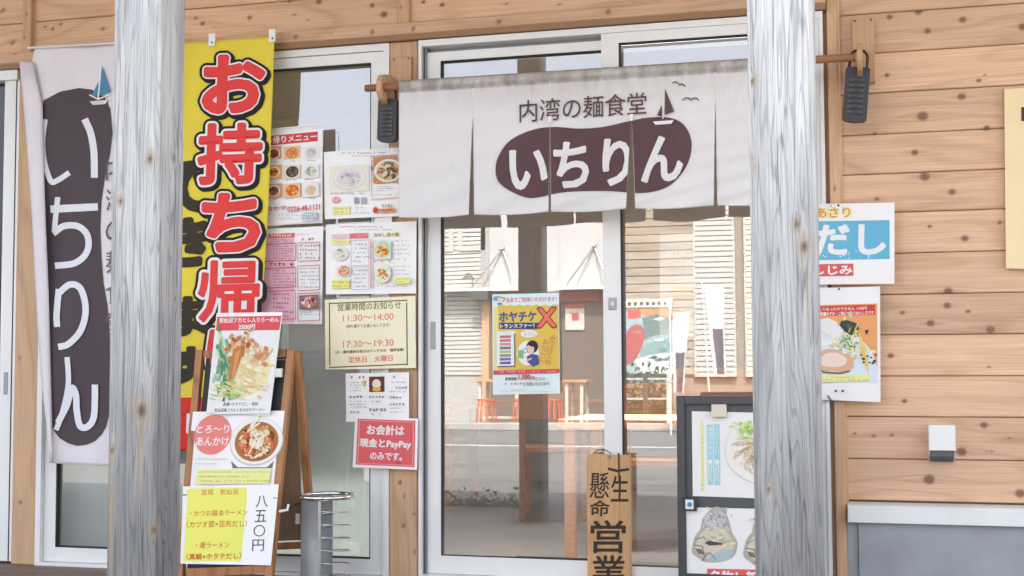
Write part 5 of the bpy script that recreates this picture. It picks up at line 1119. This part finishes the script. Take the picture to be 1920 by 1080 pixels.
# ================================================================== INSIDE THE SHOP
TBL = wood('table_wood', (.60, .29, .13), (.42, .18, .07), 'X', .4)
def box_part(nm, b_, m_, par, bev=.003): q = MB(); q.box(*b_, 0, bev); return q.build(nm, m_, par)
def table(x, y, w_, d_, h, label):
    t = thing('table', label, 'table', (x, y, 0), 'tables inside the shop')
    box_part('tabletop', (x-w_/2, x+w_/2, y-d_/2, y+d_/2, h-.04, h), TBL, t)
    for sx in (-1, 1):
        for sy_ in (-1, 1): box_part('leg', (x+sx*(w_/2-.05)-.025, x+sx*(w_/2-.05)+.025, y+sy_*(d_/2-.05)-.025, y+sy_*(d_/2-.05)+.025, .004, h-.041), TBL, t)
def chair(x, y, rz, label):
    t = thing('chair', label, 'chair', (0, 0, 0), 'wooden chairs inside the shop')
    box_part('seat', (-.21, .21, -.21, .21, .42, .45), TBL, t); box_part('backrest', (-.21, .21, .19, .215, .62, .85), TBL, t)
    for sx in (-.19, .19):
        box_part('leg', (sx-.018, sx+.018, -.2, -.164, .004, .419), TBL, t); box_part('leg', (sx-.018, sx+.018, .191, .227, .004, .619), TBL, t)
    t.location = (x, y, 0); t.rotation_euler = (0, 0, rz)
def PYi(px, Y): return PY(px, 700, Y).x
table(PYi(1235, D+.75), D+.75, .85, .7, .70, 'brown wooden table just inside the right door leaf')
table(PYi(1010, D+3.0), D+3.0, 1.2, .7, .72, 'brown wooden table further back behind the left door leaf')
chair(PYi(1210, D+1.5), D+1.5, 0.1, 'brown chair on the far side of the first table'); chair(PYi(1040, D+2.5), D+2.5, 3.3, 'brown chair at the table further back')
ct = thing('counter', 'wooden serving counter behind the first table', 'counter', (PYi(1380, D+1.9), D+1.9, 0))
x = PYi(1380, D+1.9); box_part('counter_body', (x-.32, x+1.2, D+1.75, D+2.1, .004, .88), TBL, ct); box_part('countertop', (x-.36, x+1.25, D+1.7, D+2.15, .881, .93), PINEP, ct)
fr_ = thing('fridge', 'pale fridge against the back wall behind the plank sign', 'fridge', (PYi(1230, D+4.5), D+4.5, 0)); x = PYi(1230, D+4.5)
box_part('cabinet', (x-.3, x+.3, D+4.3, D+4.9, .01, 1.7), mat('fridge_grey', (.4, .42, .42), .3), fr_, .01); box_part('fridge_door', (x-.29, x+.29, D+4.27, D+4.299, .7, 1.69), mat('fridge_grey', (.4, .42, .42), .3), fr_, .004); box_part('drawer', (x-.29, x+.29, D+4.27, D+4.299, .05, .69), mat('fridge_grey', (.4, .42, .42), .3), fr_, .004)
# frosted screen behind the side window
q = MB(); q.box(XWL, XW0, D+.16, D+.18, .0, P(600, 560, -.3).z, 0, .003); q.box(XWL, XW0, D+.145, D+.159, P(600, 712, -.3).z-.01, P(600, 712, -.3).z)
SCM = mat('pale_screen', (.78, .83, .82), .7, noise=.04, nscale=2)
_t = SCM.node_tree; _b = _t.nodes['Principled BSDF']; _tr = _t.nodes.new('ShaderNodeBsdfTranslucent'); _tr.inputs[0].default_value = (.82, .86, .86, 1); _mx = _t.nodes.new('ShaderNodeMixShader'); _mx.inputs[0].default_value = .35
_t.links.new(_b.outputs[0], _mx.inputs[1]); _t.links.new(_tr.outputs[0], _mx.inputs[2]); _t.links.new(_mx.outputs[0], _t.nodes['Material Output'].inputs[0])
tag(q.build('window_screen', SCM), 'pale grey-green screen standing behind the side window panes', 'screen')

# ================================================================== ACROSS THE STREET (seen mirrored in the glass)
QB = 18.5; YB = DG-QB
def mx(px, q=QB): return PM(px, 600, q).x
def mz(py, q=QB, px=1050): return PM(px, py, q).z
OB = thing('white_building', 'white clapboard building across the street, mirrored in the door glass', 'building', (mx(850), YB, 0))
SW = mat('white_clapboard', (.52, .505, .475), .6); LG = mat('grey_trim', (.38, .37, .36), .6)
x0, x1, zt = mx(722), mx(918), mz(250)
q = MB(); q.box(x0-.0, mx(1165), YB-6, YB-.06, -.1, zt-.1); q.build('wall', mat('plain_white_wall', (.50, .50, .495), .7), OB)
q = MB(); lap = .084; z = mz(703)
def clap(q, x0, x1, z0, z1, y, lap):
    z = z0
    while z < z1:
        q.prism([(x0, y-.03, z), (x0, y+.034, z), (x0, y+.030, z+lap*.78), (x0, y-.004, z+lap*.80), (x0, y-.004, z+lap), (x0, y-.03, z+lap)], (x1-x0, 0, 0)); z += lap
clap(q, x0, x1-.16, z, zt, YB-.02, lap); q.build('clapboard', SW, OB)
q = MB(); q.box(x0, x1, YB-.05, YB-.01, -.1, z-.001); q.build('plinth', mat('plinth_grey', (.42, .42, .40), .8), OB)
q = MB(); q.box(x1-.159, x1, YB-.06, YB+.03, -.1, zt); q.build('corner_board', LG, OB)
for a, b in ((812, 842), (867, 903)):
    xa, xb, za, zb = mx(a), mx(b), mz(456), mz(330)
    q = MB(); t_ = .09; q.box(xa-t_, xa, YB-.05, YB+.03, za-t_, zb+t_); q.box(xb, xb+t_, YB-.05, YB+.03, za-t_, zb+t_); q.box(xa, xb, YB-.05, YB+.03, zb, zb+t_); q.box(xa, xb, YB-.05, YB+.04, za-t_, za); q.build('window_frame', SW, OB)
    q = MB(); q.box(xa, xb, YB-.06, YB-.002, za, zb); q.build('pane', mat('far_dark_glass', (.02, .022, .03), .1), OB)
# wall lettering, seen reversed in the glass
def wall_text(txt, px0, px1, py0, py1, col, y, nm, par, bold=0):
    co, fs = glyphs(txt, bold); xa, xb = sorted((mx(px0), mx(px1))); za, zb = mz(py1), mz(py0)
    # facing +Y: its left is at larger x
    vs = [(xb-(xb-xa)*u, y, zb-(zb-za)*v) for u, v in co]; newobj(nm, vs, fs, ink(*col), par)
wall_text('Kesennuma', 822, 893, 604, 614, (110, 100, 84), YB+.004, 'lettering', OB, .01); wall_text('Slow Street', 818, 896, 617, 627, (110, 100, 84), YB+.004, 'lettering', OB, .01)
# upper white boards with hung canopies
for a, b, lb in ((918, 1010, 'left'), (1050, 1152, 'right')):
    q = MB(); q.box(mx(a), mx(b), YB-.05, YB-.005, mz(540), mz(262)); q.build('wall_panel', mat('plain_white_wall', (.50, .50, .495)), OB)
CN = mat('canopy_white', (.75, .73, .68), .5); RODM = mat('grey_rod', (.30, .31, .32), .4, .5)
for a, b, ap, lab in ((822, 1000, 943, 'left'), (1046, 1165, 1115, 'right')):
    q = MB(); q.box(mx(a), mx(b), YB, YB+.35, mz(545), mz(539)-.0); q.build('canopy', CN, OB)
    q = MB(); top = Vector((mx(ap), YB+.02, mz(464)))
    for e in (ap-48, ap+34): q.tube([top, (mx(e), YB+.3, mz(538))], .018, 6)
    q.tube([top+Vector((-.04, 0, 0)), top+Vector((.04, 0, 0))], .05, 8); q.build('canopy_rod', RODM, OB)
# dark recess with red shop things under the canopies
q = MB(); q.box(mx(918), mx(1165), YB-.04, YB-.004, -.1, mz(546)); q.build('shop_recess', mat('recess_brown', (.16, .12, .10), .8), OB)
q = MB(); q.box(mx(907), mx(920), YB+.0, YB+.14, -.1, mz(562)); q.build('timber_post', PINEV, OB); q = MB(); q.box(mx(895), mx(925), YB+.0, YB+.4, mz(562)+.002, mz(546)-.002); q.build('post_cap', mat('dark_cap', (.08, .08, .08), .6), OB)
q = MB(); q.box(mx(1060), mx(1095), YB-.003, YB+.03, mz(620), mz(573)); s_ = q.build('shop_sign', mat('cream_sign', (.6, .55, .48), .6), OB)
q = MB(); q.box(mx(1060), mx(1095), YB+.031, YB+.035, mz(579), mz(572)); q.box(mx(1072), mx(1085), YB+.031, YB+.035, mz(602), mz(588)); q.build('sign_print', mat('sign_red', (.5, .07, .06), .6), OB)
q = MB(); q.box(mx(1048), mx(1125), YB, YB+.05, mz(566), mz(547)); q.build('red_valance', mat('valance_red', (.4, .10, .09), .8, noise=.3, nscale=3), OB)
# timber-clad building with louvres
TB = thing('timber_building', 'weathered board-clad building with white shutters across the street, mirrored in the right leaf', 'building', (mx(1280), YB, 0))
WW = wood('weathered_boards', (.44, .36, .28), (.30, .235, .175), 'X', .6, rough=.8)
q = MB(); q.box(mx(1166), mx(1640), YB-6, YB-.05, -.1, mz(255)); q.build('wall', mat('tb_wall', (.3, .25, .2), .8), TB)
z = mz(702); k = 0
pr = None
while z < mz(262):
    if pr is None:
        q = MB(); q.box(mx(1166), mx(1302), YB-.045, YB, z, z+.138, 0, .008); pr = q.build('wall_board', WW, TB, loc=(mx(1234), YB, z)); z0_ = z
    else:
        c_ = pr.copy(); c_.location = pr.location+Vector((0, random.uniform(-.008, .008), z-z0_)); COL.objects.link(c_)
    z += .152
for a, b, mm in ((1303, 1380, SW), (1397, 1500, mat('cream_louvre', (.70, .66, .50), .6))):
    q = MB(); clap(q, mx(a)+.04, mx(b)-.04, mz(706), mz(300), YB+.02, .095); q.build('shutter_slats', mm, TB)
    q = MB(); q.box(mx(a), mx(a)+.038, YB-.04, YB+.06, mz(706), mz(300)); q.box(mx(b)-.038, mx(b), YB-.04, YB+.06, mz(706), mz(300)); q.build('shutter_frame', SW, TB)
# sea mural
MU = MB(); q = MB(); q.box(mx(1166), mx(1262), YB+.006, YB+.03, mz(700), mz(566)); mu = q.build('mural_panel', mat('mural_ground', s2l((150, 176, 176)), .7), TB)
def mp_(pts, col, lift, nm='mural_paint'):
    vs = [(mx(x), YB+.031+lift, mz(y)) for x, y in pts]; newobj(nm, vs, [tuple(range(len(pts)))], ink(*col), TB)
mp_([(1166, 582), (1262, 582), (1262, 600), (1240, 606), (1200, 590)], (206, 140, 96), .001); mp_([(1178, 584), (1202, 584), (1204, 598), (1180, 602)], (214, 90, 84), .002)
mp_([(1206, 600), (1232, 592), (1262, 604), (1262, 632), (1230, 630), (1210, 640)], (104, 126, 122), .002)
mp_(spline([(1172, 640), (1184, 616), (1200, 612), (1210, 626), (1204, 652), (1190, 676), (1172, 682)], 4), (176, 84, 84), .003)
mp_([(1200, 652), (1232, 640), (1262, 636), (1262, 668), (1226, 676), (1202, 668)], (126, 160, 160), .002); mp_([(1190, 676), (1222, 666), (1262, 662), (1262, 700), (1206, 700)], (210, 222, 220), .003)
for i in range(9):
    x_ = random.uniform(1200, 1256); y_ = random.uniform(600, 696); mp_([(x_, y_), (x_+14, y_-5), (x_+20, y_-1), (x_+12, y_+2)], random.choice([(70, 90, 92), (226, 232, 230), (110, 140, 140)]), .005+i*.0005)
q = MB(); q.box(mx(1168), mx(1262), YB+.006, YB+.05, mz(580), mz(566)+.02); sg = q.build('sign_strip', mat('strip_cream', (.66, .62, .52), .6), TB)
for i in range(7): 
    q = MB(); xx = mx(1180+i*11); q.box(xx, xx+.05, YB+.0505, YB+.053, mz(576), mz(570)); q.build('sign_print', ink(70, 60, 56), TB)
for xx_ in (1191, 1210):
    pass
# bushes and rail fence in front of the mural
LEAF = [mat('leaf_%d' % i, c_, .6) for i, c_ in enumerate([(.10, .12, .04), (.16, .15, .07), (.22, .19, .11)])]
def bush(name, label, x0, x1, y0, y1, z0, z1, n, kind=None, seed=1, size=.05):
    r = np.random.default_rng(seed); vs = []; fs = []; mi = []
    for i in range(n):
        u = r.uniform(0, 1); c_ = Vector((x0+(x1-x0)*u, r.uniform(y0, y1), z0+(z1-z0)*abs(r.normal(0, .45))*(.7+.3*math.sin(u*40)))); a = Vector(r.normal(size=3)).normalized()*size; b = Vector(r.normal(size=3)).normalized()*size*.5
        k = len(vs); vs += [c_-a, c_+b, c_+a, c_-b]; fs.append((k, k+1, k+2, k+3)); mi.append(int(r.integers(0, 3)))
    o = newobj(name, vs, fs, LEAF, None, mi, loc=((x0+x1)/2, y0, z0))
    return tag(o, label, None if kind else 'hedge', kind=kind)
bush('hedge', 'dry brown hedge behind a rail fence below the mural across the street', mx(1170, 17.6), mx(1256, 17.6), DG-17.9, DG-17.4, -.1, mz(690, 17.6), 2600, seed=4, size=.07)
t = thing('rail_fence', 'low white railed fence with a dark post in front of the hedge across the street', 'fence', (mx(1210, 17), DG-17, -.1))
for nm, zz in (('rail', 711), ('rail', 748)):
    q = MB(); q.box(mx(1166, 17), mx(1256, 17), DG-17.02, DG-16.98, mz(zz, 17), mz(zz, 17)+.03); q.build(nm, SW, t)
for xx, mm in ((1210, mat('dark_timber', (.08, .06, .05), .7)), (1254, SW)):
    q = MB(); q.box(mx(xx, 17)-.04, mx(xx, 17)+.04, DG-17.05, DG-16.97, -.1, mz(700, 17)); q.build('fence_post', mm, t)
# terrace tables and stools
TL = mat('cream_metal', (.66, .60, .50), .5); OS = mat('orange_stool', (.50, .13, .06), .5)
def terrace(px0, px1, q_, label):
    x0, x1 = mx(px0, q_), mx(px1, q_); y = DG-q_; t = thing('terrace_table', label, 'table', ((x0+x1)/2, y, -.1), 'terrace tables across the street')
    zt = mz(711, q_); box_part('tabletop', (x0, x1, y-.3, y+.3, zt-.04, zt), PINEP, t)
    for sx in (x0+.1, x1-.1):
        for dy in (-.22, .22): box_part('leg', (sx-.025, sx+.025, y+dy-.025, y+dy+.025, -.099, zt-.041), TL, t, 0)
    box_part('stretcher', (x0+.126, x1-.126, y+.2, y+.24, .06, .10), TL, t, 0)
terrace(897, 985, 16.4, 'terrace table with cream legs beside the orange stools, mirrored in the left leaf'); terrace(1056, 1105, 16.4, 'terrace table with cream legs mirrored beside the door lock')
def stool(px, q_, label):
    x = mx(px, q_); y = DG-q_; t = thing('stool', label, 'stool', (x, y, -.1), 'orange slatted stools across the street'); h = mz(747, q_)
    q = MB(); q.tube([(x, y, h-.03), (x, y, h)], .15, 18); q.build('seat', OS, t)
    for k in range(10):
        an = 2*math.pi*k/10; q = MB(); q.bar((x+.13*math.cos(an), y+.13*math.sin(an), h-.031), (x+.20*math.cos(an), y+.20*math.sin(an), -.099), .026, .016); q.build('slat', OS, t)
    q = MB(); q.tube([(x+.18*math.cos(2*math.pi*k/20), y+.18*math.sin(2*math.pi*k/20), .0) for k in range(21)], .012, 6, cap=False); q.build('ring', OS, t)
stool(912, 15.6, 'orange slatted stool under the first terrace table'); stool(978, 15.8, 'orange slatted stool right of the first terrace table'); stool(1035, 16, 'orange slatted stool between the two terrace tables')
# street banner opposite
def street_banner(px, py0, py1, q_, w_, label, lean):
    x = mx(px, q_); y = DG-q_; z0, z1 = mz(py1, q_), mz(py0, q_); t = thing('street_banner', label, 'banner', (x, y, -.1), 'flag banners across the street')
    q = MB(); q.tube([(x-.04, y, -.1), (x-.04+lean*.5, y, z1+.1)], .014, 8); q.build('pole', mat('white_pole', (.7, .7, .7), .4), t)
    vs = []; n_ = 20
    for j in range(n_+1):
        for k in range(7): s = k/6; tt = j/n_; vs.append((x+w_*s*(1-.35*tt*s)+lean*(1-tt)*.5, y+.05*math.sin(s*5+tt*4), z1+(z0-z1)*tt))
    fs = [(j*7+k, (j+1)*7+k, (j+1)*7+k+1, j*7+k+1) for j in range(n_) for k in range(6)]
    mi = [1 if (1 <= f % 6 <= 4 and f//6 > 9) else 0 for f in range(len(fs))]
    newobj('flag', vs, fs, [mat('flag_white', (.72, .70, .70), .8), mat('flag_dark', (.12, .09, .12), .8)], t, mi, smooth=True)
street_banner(1338, 540, 702, 14.5, .28, 'white and dark flag banner in front of the white shutters, mirrored in the glass', -.25)
street_banner(1262, 590, 735, 14.2, .25, 'white and dark flag banner beside the mural, mirrored in the glass', 0)
# lamp fitting on the white wall
q = MB(); x, z = mx(888), mz(520); q.tube([(x, YB, z), (x, YB+.3, z+.05)], .02, 6); q.tube([(x, YB+.3, z+.1), (x, YB+.3, z-.02)], [.03, .12], 10); q.build('wall_lamp', mat('lamp_dark', (.12, .12, .10), .5), OB)
# greenery at the deck's edge, low planter
bush('ground_cover', None, PM(828, 970, 3.2).x, PM(1000, 970, 3.2).x, DG-3.5, DG-3.1, -.1, .04, 2600, 'stuff', seed=6, size=.022)
